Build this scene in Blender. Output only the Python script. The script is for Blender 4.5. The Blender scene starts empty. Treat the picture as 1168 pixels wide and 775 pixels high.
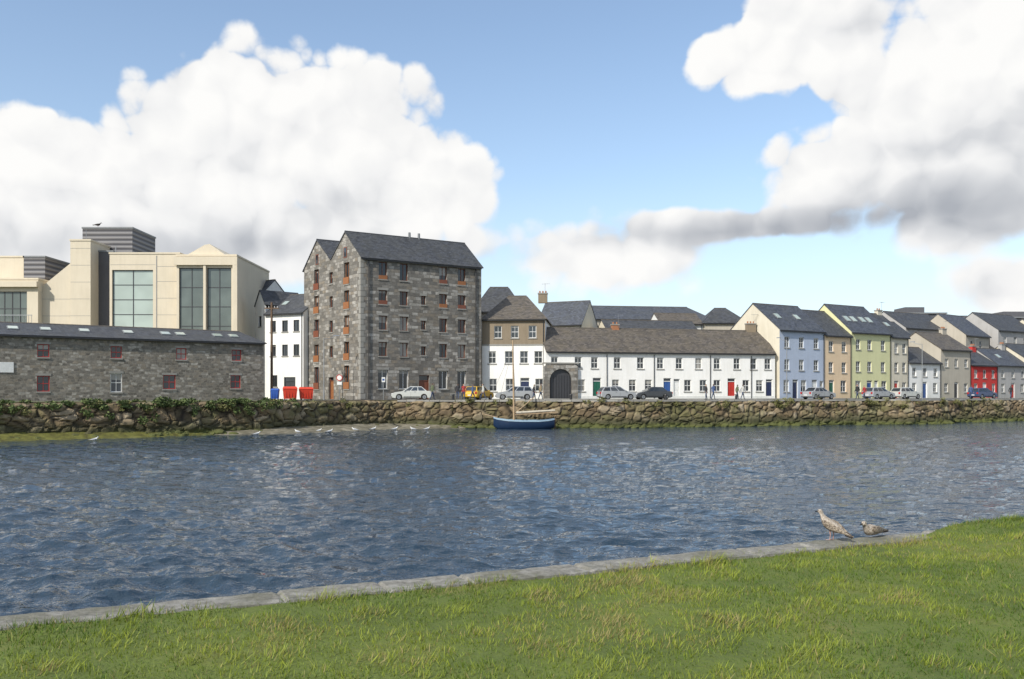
import bpy, bmesh, math, random
import numpy as np
from mathutils import Vector, noise, Matrix
random.seed(7); np.random.seed(7)
sc=bpy.context.scene
sc.view_settings.view_transform='Standard'; sc.view_settings.look='None'; sc.view_settings.exposure=0
COL=sc.collection
WATER=0.35; STREET=3.15; EYE=3.7
# ------------------------------------------------------------ materials
def newmat(name):
    m=bpy.data.materials.new(name); m.use_nodes=True
    nt=m.node_tree; b=nt.nodes['Principled BSDF']
    return m,nt,b
def N(nt,t,**k):
    n=nt.nodes.new(t)
    for a,v in k.items(): setattr(n,a,v)
    return n
def L(nt,a,b): nt.links.new(a,b)
def ramp(nt,fac,stops):
    r=N(nt,'ShaderNodeValToRGB'); e=r.color_ramp.elements
    while len(e)<len(stops): e.new(0.5)
    for i,(p,c) in enumerate(stops):
        e[i].position=p; e[i].color=(c[0],c[1],c[2],1) if not isinstance(c,(int,float)) else (c,c,c,1)
    L(nt,fac,r.inputs[0]); return r.outputs[0]
def noi(nt,vec,scale,detail=4,rough=.55):
    n=N(nt,'ShaderNodeTexNoise'); n.inputs['Scale'].default_value=scale; n.inputs['Detail'].default_value=detail; n.inputs['Roughness'].default_value=rough
    if vec is not None: L(nt,vec,n.inputs['Vector'])
    return n.outputs[0]
def mixc(nt,f,a,b,mode='MIX'):
    n=N(nt,'ShaderNodeMix',data_type='RGBA',blend_type=mode)
    for s,v in ((n.inputs[0],f),(n.inputs[6],a),(n.inputs[7],b)):
        if isinstance(v,(int,float)): s.default_value=v
        elif isinstance(v,(tuple,list)): s.default_value=(v[0],v[1],v[2],1)
        else: L(nt,v,s)
    return n.outputs[2]
def mth(nt,op,a,b=None,c=None):
    n=N(nt,'ShaderNodeMath',operation=op)
    for i,v in enumerate((a,b,c)):
        if v is None: continue
        if isinstance(v,(int,float)): n.inputs[i].default_value=v
        else: L(nt,v,n.inputs[i])
    return n.outputs[0]
def bump(nt,b,h,st=.3,dist=.05):
    n=N(nt,'ShaderNodeBump'); n.inputs['Strength'].default_value=st; n.inputs['Distance'].default_value=dist
    L(nt,h,n.inputs['Height']); L(nt,n.outputs[0],b.inputs['Normal']); return n
def pos(nt): return N(nt,'ShaderNodeNewGeometry').outputs['Position']
def mapping(nt,vec,sc_=(1,1,1)):
    m=N(nt,'ShaderNodeMapping'); m.inputs['Scale'].default_value=sc_; L(nt,vec,m.inputs[0]); return m.outputs[0]
def paint(name,c,dirt=.3,rough=.85):
    m,nt,b=newmat(name); p=pos(nt)
    n1=noi(nt,p,.5,4); st=noi(nt,mapping(nt,p,(2.2,2.2,.25)),1.2,4,.65)
    f=mth(nt,'MULTIPLY',ramp(nt,mth(nt,'ADD',mth(nt,'MULTIPLY',n1,.5),mth(nt,'MULTIPLY',st,.5)),[(.42,0.),(.68,1.)]),dirt)
    col=mixc(nt,f,c,(c[0]*.55,c[1]*.53,c[2]*.48))
    L(nt,col,b.inputs['Base Color']); b.inputs['Roughness'].default_value=rough
    bump(nt,b,noi(nt,p,18,3),.25,.02); return m
def plain(name,c,rough=.5,metal=0.,var=.15):
    m,nt,b=newmat(name); n=noi(nt,pos(nt),6,3)
    col=mixc(nt,ramp(nt,n,[(.35,0.),(.7,1.)]),c,tuple(x*(1-var) for x in c))
    L(nt,col,b.inputs['Base Color']); b.inputs['Roughness'].default_value=rough; b.inputs['Metallic'].default_value=metal
    return m
def rubble(name,c1,c2,mortar,bw=.55,bh=.27,warp=.12,rough=.9,tint=(.30,.24,.17)):
    m,nt,b=newmat(name); uv=N(nt,'ShaderNodeTexCoord').outputs['UV']
    nz=N(nt,'ShaderNodeTexNoise'); nz.inputs['Scale'].default_value=1.3; nz.inputs['Detail'].default_value=3; L(nt,uv,nz.inputs['Vector'])
    vm=N(nt,'ShaderNodeVectorMath',operation='MULTIPLY_ADD'); L(nt,nz.outputs['Color'],vm.inputs[0]); vm.inputs[1].default_value=(warp*2.2,warp,0); L(nt,uv,vm.inputs[2])
    br=N(nt,'ShaderNodeTexBrick'); L(nt,vm.outputs[0],br.inputs['Vector']); br.inputs['Scale'].default_value=1
    br.inputs['Brick Width'].default_value=bw; br.inputs['Row Height'].default_value=bh; br.inputs['Mortar Size'].default_value=.02
    br.inputs['Mortar Smooth'].default_value=.3; br.squash=.7; br.squash_frequency=3; br.offset=.43
    br.inputs['Color1'].default_value=(0,0,0,1); br.inputs['Color2'].default_value=(1,1,1,1); br.inputs['Bias'].default_value=0
    c=ramp(nt,br.outputs['Color'],[(0,c1),(.5,tuple((c1[i]+c2[i])/2 for i in range(3))),(.72,tint),(.8,c2),(1,tuple(x*1.25 for x in c2))])
    n2=noi(nt,uv,3,5,.7); c=mixc(nt,ramp(nt,n2,[(.3,.6),(.7,0.)]),c,(c1[0]*.5,c1[1]*.5,c1[2]*.48))
    n3=noi(nt,uv,.35,3); c=mixc(nt,ramp(nt,n3,[(.45,0.),(.7,.4)]),c,(c1[0]*.7,c1[1]*.66,c1[2]*.58))
    c=mixc(nt,br.outputs['Fac'],c,mortar)
    L(nt,c,b.inputs['Base Color']); b.inputs['Roughness'].default_value=rough
    h=mth(nt,'SUBTRACT',mth(nt,'MULTIPLY',n2,.8),br.outputs['Fac']); bump(nt,b,h,.8,.06); return m
def slate(name,c):
    m,nt,b=newmat(name); uv=N(nt,'ShaderNodeTexCoord').outputs['UV']
    br=N(nt,'ShaderNodeTexBrick'); L(nt,uv,br.inputs['Vector']); br.inputs['Scale'].default_value=1
    br.inputs['Brick Width'].default_value=.34; br.inputs['Row Height'].default_value=.24; br.inputs['Mortar Size'].default_value=.012
    br.inputs['Color1'].default_value=(c[0]*.6,c[1]*.6,c[2]*.6,1); br.inputs['Color2'].default_value=(c[0]*1.4,c[1]*1.4,c[2]*1.4,1); br.inputs['Mortar'].default_value=(c[0]*.35,c[1]*.35,c[2]*.35,1)
    n=noi(nt,uv,.8,5,.7); col=mixc(nt,ramp(nt,n,[(.4,0.),(.75,.6)]),br.outputs['Color'],(c[0]*1.5,c[1]*1.4,c[2]*1.05))
    L(nt,col,b.inputs['Base Color']); b.inputs['Roughness'].default_value=.62
    bump(nt,b,mth(nt,'SUBTRACT',n,br.outputs['Fac']),.4,.02); return m
def glassmat(name,c,rough=.04,var=1.2):
    m,nt,b=newmat(name); n=noi(nt,pos(nt),.45,1)
    L(nt,mixc(nt,ramp(nt,n,[(.4,0.),(.62,1.)]),c,tuple(x*(1+var) for x in c)),b.inputs['Base Color'])
    b.inputs['Roughness'].default_value=rough; b.inputs['IOR'].default_value=1.6
    bump(nt,b,noi(nt,pos(nt),.6,1),.03,.05); return m
M_glass=glassmat('window_glass',(.018,.022,.026))
M_blind=glassmat('window_glass_blind',(.22,.21,.19),.15,.4)
M_bigglass=glassmat('tinted_glazing',(.10,.12,.11),.03,.3)
M_palegl=glassmat('pale_glazing',(.36,.42,.38),.08,.15)
M_white=paint('white_render',(.80,.79,.76),.3)
M_white2=paint('white_render_weathered',(.70,.70,.68),.45)
M_brown=paint('brown_pebbledash',(.25,.20,.14),.5)
M_cream=paint('cream_stone_cladding',(.64,.565,.44),.22)
M_cream2=paint('cream_render',(.62,.57,.46),.35)
M_blue=paint('pale_blue_render',(.43,.49,.60),.25)
M_peach=paint('peach_render',(.72,.55,.37),.25)
M_yellow=paint('lime_yellow_render',(.64,.63,.36),.25)
M_red=paint('red_render',(.52,.04,.035),.25)
M_grey=paint('grey_render',(.40,.39,.38),.35)
M_beige=paint('beige_render',(.45,.41,.34),.35)
M_dkgrey=paint('dark_cladding',(.10,.10,.11),.3,.6)
M_stone=rubble('grey_limestone_masonry',(.15,.14,.125),(.40,.38,.345),(.18,.165,.145),.72,.36,.2,tint=(.29,.245,.19))
M_stone_old=rubble('old_rubble_masonry',(.145,.132,.112),(.39,.365,.32),(.25,.225,.19),.42,.24,.4,tint=(.31,.265,.205))
M_quoin=paint('limestone_dressing',(.29,.28,.255),.45)
M_slate=slate('slate_roof',(.052,.056,.066)); M_slate2=slate('old_slate_roof',(.095,.083,.072)); M_slate3=slate('blue_slate_roof',(.06,.068,.088))
M_fw=plain('white_joinery',(.75,.75,.73),.4); M_fb=plain('brown_joinery',(.20,.065,.035),.5); M_fr=plain('red_joinery',(.42,.03,.025),.5); M_fd=plain('dark_joinery',(.05,.05,.055),.4)
M_fo=plain('timber_orange',(.30,.12,.045),.6)
M_black=plain('black_metal',(.02,.02,.022),.45); M_steel=plain('galvanised_steel',(.35,.36,.37),.4,.6)
M_green=plain('green_door',(.015,.11,.07),.4); M_blued=plain('blue_door',(.03,.09,.28),.4); M_redd=plain('red_door',(.45,.03,.02),.4); M_dkblue=plain('navy_door',(.02,.03,.08),.4)
M_pot=plain('terracotta',(.36,.16,.08),.8); M_wood=plain('weathered_wood',(.16,.10,.06),.8,0,.4)
M_lead=plain('lead_flashing',(.2,.21,.22),.6)
m,nt,b=newmat('dark_louvres'); w=N(nt,'ShaderNodeTexWave',bands_direction='Z'); w.inputs['Scale'].default_value=.55; L(nt,pos(nt),w.inputs['Vector'])
L(nt,ramp(nt,w.outputs[1],[(.3,(.06,.06,.07)),(.7,(.17,.165,.17))]),b.inputs['Base Color']); b.inputs['Roughness'].default_value=.6; bump(nt,b,w.outputs[1],.6,.1); M_louv=m
# ------------------------------------------------------------ mesh builder
def root(name,loc=(0,0,0),rz=0):
    e=bpy.data.objects.new(name,None); e.empty_display_size=.3; e.location=loc; e.rotation_euler=(0,0,rz); COL.objects.link(e); return e
class MB:
    def __init__(s): s.v=[];s.f=[];s.m=[];s.mats=[]
    def mi(s,mat):
        if mat not in s.mats: s.mats.append(mat)
        return s.mats.index(mat)
    def poly(s,pts,mat):
        b=len(s.v); s.v+=[tuple(p) for p in pts]; s.f.append(tuple(range(b,b+len(pts)))); s.m.append(s.mi(mat))
    def hexa(s,p,mat):
        b=len(s.v); s.v+=[tuple(q) for q in p]
        for q in ((3,2,1,0),(4,5,6,7),(0,1,5,4),(1,2,6,5),(2,3,7,6),(3,0,4,7)):
            s.f.append(tuple(b+i for i in q)); s.m.append(s.mi(mat))
    def pbox(s,P,u0,u1,w0,w1,z0,z1,mat):
        s.hexa([P(u0,w0,z0),P(u1,w0,z0),P(u1,w1,z0),P(u0,w1,z0),P(u0,w0,z1),P(u1,w0,z1),P(u1,w1,z1),P(u0,w1,z1)],mat)
    def box(s,c,d,mat):
        x,y,z=c; a,b_,c_=d[0]/2,d[1]/2,d[2]/2
        s.hexa([(x-a,y-b_,z-c_),(x+a,y-b_,z-c_),(x+a,y+b_,z-c_),(x-a,y+b_,z-c_),(x-a,y-b_,z+c_),(x+a,y-b_,z+c_),(x+a,y+b_,z+c_),(x-a,y+b_,z+c_)],mat)
    def cyl(s,p0,p1,r0,r1,mat,n=10,caps=True):
        p0=Vector(p0);p1=Vector(p1);d=(p1-p0).normalized(); a=d.orthogonal().normalized(); c=d.cross(a)
        b=len(s.v)
        for p,r in((p0,r0),(p1,r1)):
            for i in range(n):
                t=2*math.pi*i/n; s.v.append(tuple(p+a*math.cos(t)*r+c*math.sin(t)*r))
        for i in range(n):
            j=(i+1)%n; s.f.append((b+i,b+j,b+n+j,b+n+i)); s.m.append(s.mi(mat))
        if caps:
            s.f.append(tuple(b+i for i in reversed(range(n)))); s.m.append(s.mi(mat))
            s.f.append(tuple(b+n+i for i in range(n))); s.m.append(s.mi(mat))
    def loft(s,rings,mat,caps=True,closed=True):
        b=len(s.v); n=len(rings[0])
        for r in rings: s.v+=[tuple(p) for p in r]
        for k in range(len(rings)-1):
            for i in range(n if closed else n-1):
                j=(i+1)%n; s.f.append((b+k*n+i,b+k*n+j,b+(k+1)*n+j,b+(k+1)*n+i)); s.m.append(s.mi(mat))
        if caps:
            s.f.append(tuple(b+i for i in reversed(range(n)))); s.m.append(s.mi(mat))
            q=b+(len(rings)-1)*n; s.f.append(tuple(q+i for i in range(n))); s.m.append(s.mi(mat))
    def slab(s,pts,t,mat):
        p=[Vector(q) for q in pts]; n=(p[1]-p[0]).cross(p[2]-p[0]).normalized()
        if n.z<0: p=p[::-1]; n=-n
        top=[q+n*t for q in p]; b=len(s.v); k=len(p); s.v+=[tuple(q) for q in p+top]; mi=s.mi(mat)
        s.f.append(tuple(b+i for i in reversed(range(k)))); s.m.append(mi); s.f.append(tuple(b+k+i for i in range(k))); s.m.append(mi)
        for i in range(k):
            j=(i+1)%k; s.f.append((b+i,b+j,b+k+j,b+k+i)); s.m.append(mi)
    def build(s,name,parent=None,smooth=False):
        me=bpy.data.meshes.new(name); me.from_pydata(s.v,[],s.f)
        for mt in s.mats: me.materials.append(mt)
        me.polygons.foreach_set('material_index',s.m)
        uvl=me.uv_layers.new(name='UVMap')
        for p in me.polygons:
            n=p.normal
            if abs(n.z)>.9: U=Vector((1,0,0)); V=Vector((0,1,0))
            else: U=Vector((-n.y,n.x,0)).normalized(); V=n.cross(U)
            for li in p.loop_indices:
                co=me.vertices[me.loops[li].vertex_index].co; uvl.data[li].uv=(co.dot(U),co.dot(V))
        if smooth: me.polygons.foreach_set('use_smooth',[True]*len(me.polygons))
        me.update(); o=bpy.data.objects.new(name,me); COL.objects.link(o)
        if parent: o.parent=parent
        return o
def frame(a,b):
    a=Vector(a);b=Vector(b);d=(b-a);Ln=d.length;d=d/Ln;n=Vector((d.y,-d.x))
    def P(u,w,z): q=a+d*u+n*w; return (q.x,q.y,z)
    return P,Ln,d,n
def opening(mw,mf,P,o,wm,depth):
    u,w,zb,h,kind,fm=o[:6]; u0,u1,z0,z1=u-w/2,u+w/2,zb,zb+h; D=-depth
    for q in ([P(u0,0,z0),P(u0,0,z1),P(u0,D,z1),P(u0,D,z0)],[P(u1,D,z0),P(u1,D,z1),P(u1,0,z1),P(u1,0,z0)],[P(u0,0,z1),P(u1,0,z1),P(u1,D,z1),P(u0,D,z1)],[P(u0,D,z0),P(u1,D,z0),P(u1,0,z0),P(u0,0,z0)]): mw.poly(q,wm)
    gl=M_glass
    if kind=='big': gl=o[6] if len(o)>6 else M_bigglass
    t=.07; f0=D+.06;f1=D+.003
    if kind=='door':
        dm=o[6]; zt=z0+min(2.1,h)
        mf.poly([P(u0,D,z0),P(u1,D,z0),P(u1,D,zt),P(u0,D,zt)],dm)
        if zt<z1-.05: mf.poly([P(u0,D,zt),P(u1,D,zt),P(u1,D,z1),P(u0,D,z1)],M_glass); mf.pbox(P,u0+t,u1-t,f0,f1,zt-.03,zt+.04,fm)
        for (a,b_) in ((u0+.16,u0+w/2-.05),(u0+w/2+.05,u1-.16)):
            for (c,d_) in ((z0+.2,z0+.9),(z0+1.05,zt-.18)): mf.pbox(P,a,b_,D+.025,D+.001,c,d_,dm)
    else:
        r=random.random(); zs=z1
        if kind in('sash','plain') and r<.45:
            zs=z1-h*random.choice([.2,.35,.5,1.0] if r<.3 else [.15,.3]); mf.poly([P(u0,D,zs),P(u1,D,zs),P(u1,D,z1),P(u0,D,z1)],M_blind)
        if zs>z0+.01: mf.poly([P(u0,D,z0),P(u1,D,z0),P(u1,D,zs),P(u0,D,zs)],gl)
    mf.pbox(P,u0,u0+t,f0,f1,z0,z1,fm); mf.pbox(P,u1-t,u1,f0,f1,z0,z1,fm); mf.pbox(P,u0+t,u1-t,f0,f1,z1-t,z1,fm)
    if kind!='door':
        mf.pbox(P,u0+t,u1-t,f0,f1,z0,z0+t,fm)
        mf.pbox(P,u0-.08,u1+.08,.07,-.02,z0-.13,z0-.003,M_quoin if kind!='big' else fm)
    if kind=='sash':
        mf.pbox(P,u0+t,u1-t,f0-.01,f1,z0+h/2-.03,z0+h/2+.03,fm); mf.pbox(P,u-.018,u+.018,f0-.02,f1,z0+t,z1-t,fm)
    if kind=='plain': mf.pbox(P,u-.03,u+.03,f0-.015,f1,z0+t,z1-t,fm)
    if kind=='big':
        nx,nz=o[7],o[8]
        for i in range(1,nx): x=u0+w*i/nx; mf.pbox(P,x-.04,x+.04,f0-.01,f1,z0+t,z1-t,fm)
        for i in range(1,nz): z=z0+h*i/nz; mf.pbox(P,u0+t,u1-t,f0-.02,f1,z-.04,z+.04,fm)
def wall(mw,mf,a,b,z0,z1,ops,wm,depth=.16):
    P,Ln,d,n=frame(a,b)
    us=sorted({0,Ln}|{max(0,o[0]-o[1]/2) for o in ops}|{min(Ln,o[0]+o[1]/2) for o in ops})
    zs=sorted({z0,z1}|{o[2] for o in ops}|{o[2]+o[3] for o in ops})
    us=[x for x in us if 0<=x<=Ln]; zs=[x for x in zs if z0<=x<=z1]
    for i in range(len(us)-1):
        for j in range(len(zs)-1):
            uc=(us[i]+us[i+1])/2; zc=(zs[j]+zs[j+1])/2
            if any(abs(uc-o[0])<o[1]/2 and o[2]<zc<o[2]+o[3] for o in ops): continue
            mw.poly([P(us[i],0,zs[j]),P(us[i+1],0,zs[j]),P(us[i+1],0,zs[j+1]),P(us[i],0,zs[j+1])],wm)
    for o in ops: opening(mw,mf,P,o,wm,depth)
    return P
def chimney(mb,P,u,w,z0,z1,mat,cw=1.1,cd=.6,pots=3):
    mb.pbox(P,u-cw/2,u+cw/2,w+cd/2,w-cd/2,z0,z1,mat); mb.pbox(P,u-cw/2-.06,u+cw/2+.06,w+cd/2+.06,w-cd/2-.06,z1+.001,z1+.14,M_quoin)
    for i in range(pots):
        x=u-cw/2+cw*(i+.5)/pots; mb.cyl(P(x,w,z1+.12),P(x,w,z1+.4),.11,.09,M_pot,8)
    mb.cyl(P(u+.3,w+.32,z1-.3),P(u+.3,w+.32,z1+1.3),.018,.018,M_steel,5); mb.cyl(P(u-.1,w+.32,z1+1.2),P(u+.9,w+.32,z1+1.25),.014,.014,M_steel,5)
    for i in range(5): mb.cyl(P(u+i*.2,w+.1,z1+1.22),P(u+i*.2,w+.54,z1+1.22),.01,.01,M_steel,4)
def house(name,a,b,depth,eave,ridge,wm,rm,front=(),left=(),right=(),hip=0,chim=(),sky=(),z0=3.0,sidemat=None,split=None,gut=True,pipe=True):
    R=root(name); mw=MB();mf=MB();mr=MB()
    P,Ln,d,n=frame(a,b); a=Vector(a);b=Vector(b); c=b-n*depth; e=a-n*depth
    sm=sidemat or wm
    if split:
        zz,um=split
        wall(mw,mf,a,b,z0,zz,[o for o in front if o[2]<zz],wm); wall(mw,mf,a,b,zz,eave,[o for o in front if o[2]>=zz],um)
        mf.pbox(P,0,Ln,.06,-.02,zz-.08,zz+.08,M_quoin)
    else: wall(mw,mf,a,b,z0,eave,front,wm)
    wall(mw,mf,b,c,z0,eave,right,sm); wall(mw,mf,c,e,z0,eave,[],sm); wall(mw,mf,e,a,z0,eave,left,sm)
    h=depth/2; sl=(ridge-eave)/h; ov=.22; g=.06 if not hip else 0
    zt=ridge+.01; ze=eave-ov*sl+.03
    if not hip:
        mw.poly([P(Ln,0,eave),P(Ln,-depth,eave),P(Ln,-h,ridge)],sm); mw.poly([P(0,-depth,eave),P(0,0,eave),P(0,-h,ridge)],sm)
        mr.slab([P(-g,ov,ze),P(Ln+g,ov,ze),P(Ln+g,-h,zt),P(-g,-h,zt)],.1,rm)
        mr.slab([P(Ln+g,-depth-ov,ze),P(-g,-depth-ov,ze),P(-g,-h-.001,zt),P(Ln+g,-h-.001,zt)],.1,rm)
        mr.cyl(P(-g,-h,zt+.06),P(Ln+g,-h,zt+.06),.11,.11,M_slate2,6)
    else:
        f1=[P(-ov,ov,ze),P(Ln+ov,ov,ze),P(Ln-hip,-h,zt),P(hip,-h,zt)]
        mr.slab(f1,.1,rm); mr.slab([P(Ln+ov,-depth-ov,ze),P(-ov,-depth-ov,ze),P(hip,-h,zt),P(Ln-hip,-h,zt)],.1,rm)
        mr.slab([P(Ln+ov,ov,ze),P(Ln+ov,-depth-ov,ze),P(Ln-hip,-h,zt)],.1,rm); mr.slab([P(-ov,-depth-ov,ze),P(-ov,ov,ze),P(hip,-h,zt)],.1,rm)
        mr.cyl(P(hip,-h,zt+.06),P(Ln-hip,-h,zt+.06),.11,.11,M_slate2,6)
    if gut:
        mr.pbox(P,0.01,Ln-.01,ov+.12,ov+.0,ze-.09,ze+.03,M_black)
        if pipe: mf.cyl(P(Ln-.2,.08,z0+.2),P(Ln-.2,.08,ze-.05),.045,.045,M_black,6)
    for ch in chim: chimney(mf,P,ch[0],-h,ridge-.8,ridge+ch[1],ch[2],*(ch[3:]))
    for (u,f,w_,hh) in sky:
        def Q(uu,ff,o): return Vector(P(uu,-h*ff,eave+(ridge-eave)*ff+.11))+Vector((n.x*sl*o,n.y*sl*o,o))
        df=hh/(2*math.hypot(h,ridge-eave))
        p=[Q(u-w_/2,f-df,0),Q(u+w_/2,f-df,0),Q(u+w_/2,f+df,0),Q(u-w_/2,f+df,0)]
        mr.slab(p,.09,M_lead); q=[Q(u-w_/2+.07,f-df*.85,.08),Q(u+w_/2-.07,f-df*.85,.08),Q(u+w_/2-.07,f+df*.85,.08),Q(u-w_/2+.07,f+df*.85,.08)]
        mr.slab(q,.03,M_palegl)
    mw.build('walls',R); mf.build('windows_and_doors',R); mr.build('roof',R); return R,P
S=STREET
def sash(us,zb,w=.9,h=1.4,fm=None,k='sash'): return [(u,w,zb,h,k,fm or M_fw) for u in us]
# ------------------------------------------------------------ white terrace
ops=sash([1.04,3.9,5.9,8.7,11.6,14.1,16.5,19,21.4,24,26.2,28.1],6.75,.85,1.35)
ops+=sash([4.3,8.5,10.6,12.6,17.6,19.6,21.4,25.2,27.0],4.05,.9,1.4)
ops+=[(6.2,1.05,S,2.5,'door',M_fw,M_green),(15.0,1.0,S,2.5,'door',M_fw,M_blued),(16.2,.8,S,2.4,'door',M_fw,M_fw),(23.3,1.05,S,2.5,'door',M_fw,M_redd),(28.3,.9,S,2.4,'door',M_fw,M_dkblue)]
R,P=house('white_terrace',(3.95,102),(32.4,108),7,8.75,11.65,M_white,M_slate2,ops,chim=[(9.6,.5,M_pot,.9,.55,2),(27.6,.9,M_brown,1.2,.6,3)],pipe=False)
g=MB()
for u in (7.4,13.3,20.5,25.9): g.cyl(P(u,.08,S),P(u,.08,8.4),.045,.045,M_black,6)
g.pbox(P,0,28.9,.03,-.02,3.0,3.5,M_white2); g.build('downpipes_and_plinth',R)
A=root('stone_archway'); g=MB(); u=1.7; r=1.35; zc=S+2.15; W=2.05; ztop=S+4.1; w1=.4
pts=[(u+r*math.cos(t),zc+r*math.sin(t)) for t in np.linspace(0,math.pi,15)]
outer=[]
for t in np.linspace(0,math.pi,15):
    c,s_=math.cos(t),math.sin(t); k=min(W/abs(c) if abs(c)>1e-4 else 99,(ztop-zc)/s_ if s_>1e-4 else 99); outer.append((u+c*k,zc+s_*k))
for i in range(14):
    g.poly([P(*(pts[i][0],w1,pts[i][1])),P(outer[i][0],w1,outer[i][1]),P(outer[i+1][0],w1,outer[i+1][1]),P(pts[i+1][0],w1,pts[i+1][1])],M_stone)
    g.poly([P(pts[i+1][0],w1,pts[i+1][1]),P(pts[i+1][0],.02,pts[i+1][1]),P(pts[i][0],.02,pts[i][1]),P(pts[i][0],w1,pts[i][1])],M_quoin)
for s_ in(-1,1):
    x0,x1=sorted((u+s_*r,u+s_*W)); g.pbox(P,x0,x1,w1,.01,3.0,zc,M_stone)
g.pbox(P,u-W-.1,u+W+.1,w1+.08,.01,ztop,ztop+.15,M_quoin)
for i in range(14):
    if i%2==0:
        p0,p1=pts[i],pts[i+1]; k=1.22
        q=[(u+(p[0]-u)*f,zc+(p[1]-zc)*f) for p,f in((p0,1),(p0,k),(p1,k),(p1,1))]
        g.poly([P(x,w1+.02,z) for x,z in q],M_quoin)
g.build('arch_masonry',A)
g=MB(); pg=[P(x,.06,z) for x,z in pts]; g.poly([P(u+r,.06,3.1)]+pg+[P(u-r,.06,3.1)],M_fd)
for x in np.linspace(u-r+.2,u+r-.2,8): g.pbox(P,x-.03,x+.03,.09,.062,S,zc+.6,M_black)
g.build('gate_leaves',A)
ops=sash([1.2,3.2,5.0,6.7],7.35,.95,1.45,M_fw)+sash([1.3,3.3,6.8],4.05,.95,1.5,M_fw)+[(5.1,1.1,S,2.5,'door',M_fw,M_dkblue)]+sash([1.9,3.9,6.0],10.35,.9,1.45,M_fw)
house('brown_and_white_house',(-3.55,104.0),(3.9,103.2),9,12.6,15.7,M_white,M_slate2,ops,hip=2.6,chim=[(6.9,.3,M_brown,1.1,.6,3)],split=(9.55,M_brown))
house('slate_roofed_house',(-5.0,114.5),(1.5,114.5),7,14.6,18.0,M_beige,M_slate,hip=2)
# ------------------------------------------------------------ coloured row
dx,dy=.86,.51
def rowpt(t): return (32.95+dx*t,108+dy*t)
def rowhouse(name,t0,t1,eave,ridge,wm,rm,ops,**k):
    a=rowpt(t0+.02);b=rowpt(t1-.02); return house(name,a,b,k.pop('depth',8.8),eave,ridge,wm,rm,ops,**k)
def grid(us,zs,w=.9,h=1.35,fm=None): 
    r=[]
    for z in zs: r+=sash(us,z,w,h,fm)
    return r
rowhouse('blue_townhouse',0,8.2,11.7,15.2,M_blue,M_slate3,grid([1.3,3.9,6.6],[6.7,9.5])+grid([1.2,4.3],[4.0],1,1.5)+[(2.8,1.0,S,2.4,'door',M_fw,M_dkblue),(6.3,1.0,S,2.4,'door',M_fw,M_fw),(7.6,.7,4.0,1.4,'sash',M_fw)],sidemat=M_cream2,left=[(3.0,.8,10.1,1.2,'plain',M_fw)],sky=[(2,.5,.8,1.1),(5.5,.5,.8,1.1)])
rowhouse('peach_townhouse',8.2,13.4,11.3,14.8,M_peach,M_slate,grid([1.2,3.7],[6.5,9.2])+grid([3.6],[4.0],1.1,1.5)+[(1.3,1,S,2.4,'door',M_fw,M_green)])
rowhouse('yellow_townhouse',13.4,21.5,11.9,15.8,M_yellow,M_slate3,grid([1.3,3.6,6.4],[6.7,9.6])+grid([1.3,6.6],[4.0],1.1,1.5)+[(3.6,1.1,S,2.4,'door',M_fw,M_blued),(5.0,.8,S,2.4,'door',M_fw,M_fw)],sky=[(1.5,.45,.9,1.2),(2.8,.45,.9,1.2),(4.6,.45,.9,1.2),(6.0,.45,.9,1.2)])
rowhouse('ivory_townhouse',21.5,25.3,11.5,15.0,M_cream2,M_slate,grid([1.1,2.8],[6.7,9.3],.8)+grid([2.8],[4.0])+[(1.1,.95,S,2.4,'door',M_fw,M_redd)],chim=[(3.2,.5,M_cream2,.9,.6,2)],sky=[(2,.5,.8,1)])
rowhouse('white_cottage',25.3,32.6,8.1,10.4,M_white,M_slate,grid([1.2,3.6,6.0],[6.2],.85,1.2)+grid([1.2,5.9],[4.0],.9,1.3)+[(3.6,1,S,2.3,'door',M_fw,M_blued)],chim=[(.6,.9,M_white,1,.6,3)],depth=7)
rowhouse('beige_house',32.6,39.8,10.1,12.7,M_beige,M_slate2,grid([1.3,3.6,6],[7.6],.85,1.2)+grid([1.2,5.9],[4.0],.9,1.3)+[(3.6,1,S,2.3,'door',M_fw,M_fd)],chim=[(6.5,.7,M_beige,1,.6,3)],depth=8)
rowhouse('red_house',39.8,46.6,8.0,10.2,M_red,M_slate,grid([1.2,3.4,5.6],[6.1],.85,1.2)+grid([1.2,5.7],[4.0],.95,1.3)+[(3.4,1,S,2.3,'door',M_fw,M_fw)],chim=[(6,.8,M_red,1,.6,3)],depth=7)
rowhouse('grey_house',46.6,54.6,8.1,10.7,M_grey,M_slate3,grid([1.3,4,6.6],[6.2],.85,1.2)+grid([1.3,6.5],[4.0],.95,1.3)+[(4,1,S,2.3,'door',M_fw,M_redd)],chim=[(7,.8,M_grey,1,.6,3)],depth=7,sky=[(3,.5,.8,1)])
rowhouse('cream_house',54.6,63,9.0,11.7,M_cream2,M_slate,grid([1.3,4,6.6],[6.6],.85,1.2)+grid([1.3,6.5],[4.0])+[(4,1,S,2.3,'door',M_fw,M_green)],depth=8)
rowhouse('white_end_house',63,74,8.4,11,M_white2,M_slate2,grid([1.3,4,6.6,9],[6.4],.85,1.2)+grid([1.3,6.5],[4.0]),depth=8)
house('long_slate_building',(10.6,138),(32.5,141),9,15.6,18.0,M_beige,M_slate3,sash([2,5,8,11,14,17,20],13.4),hip=3)
house('back_lane_house',(13.5,124),(27,126.5),6,12.6,14.4,M_cream2,M_slate,sash([2,4,6,8,10,12],11.0,.8,1.2))
house('back_lane_house',(3.6,127),(9.9,124.2),7,13.7,17.2,M_cream2,M_slate3,hip=0)
house('back_lane_house',(28.6,131),(35.2,131),7,14.4,16.8,M_beige,M_slate,hip=2.4)
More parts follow.
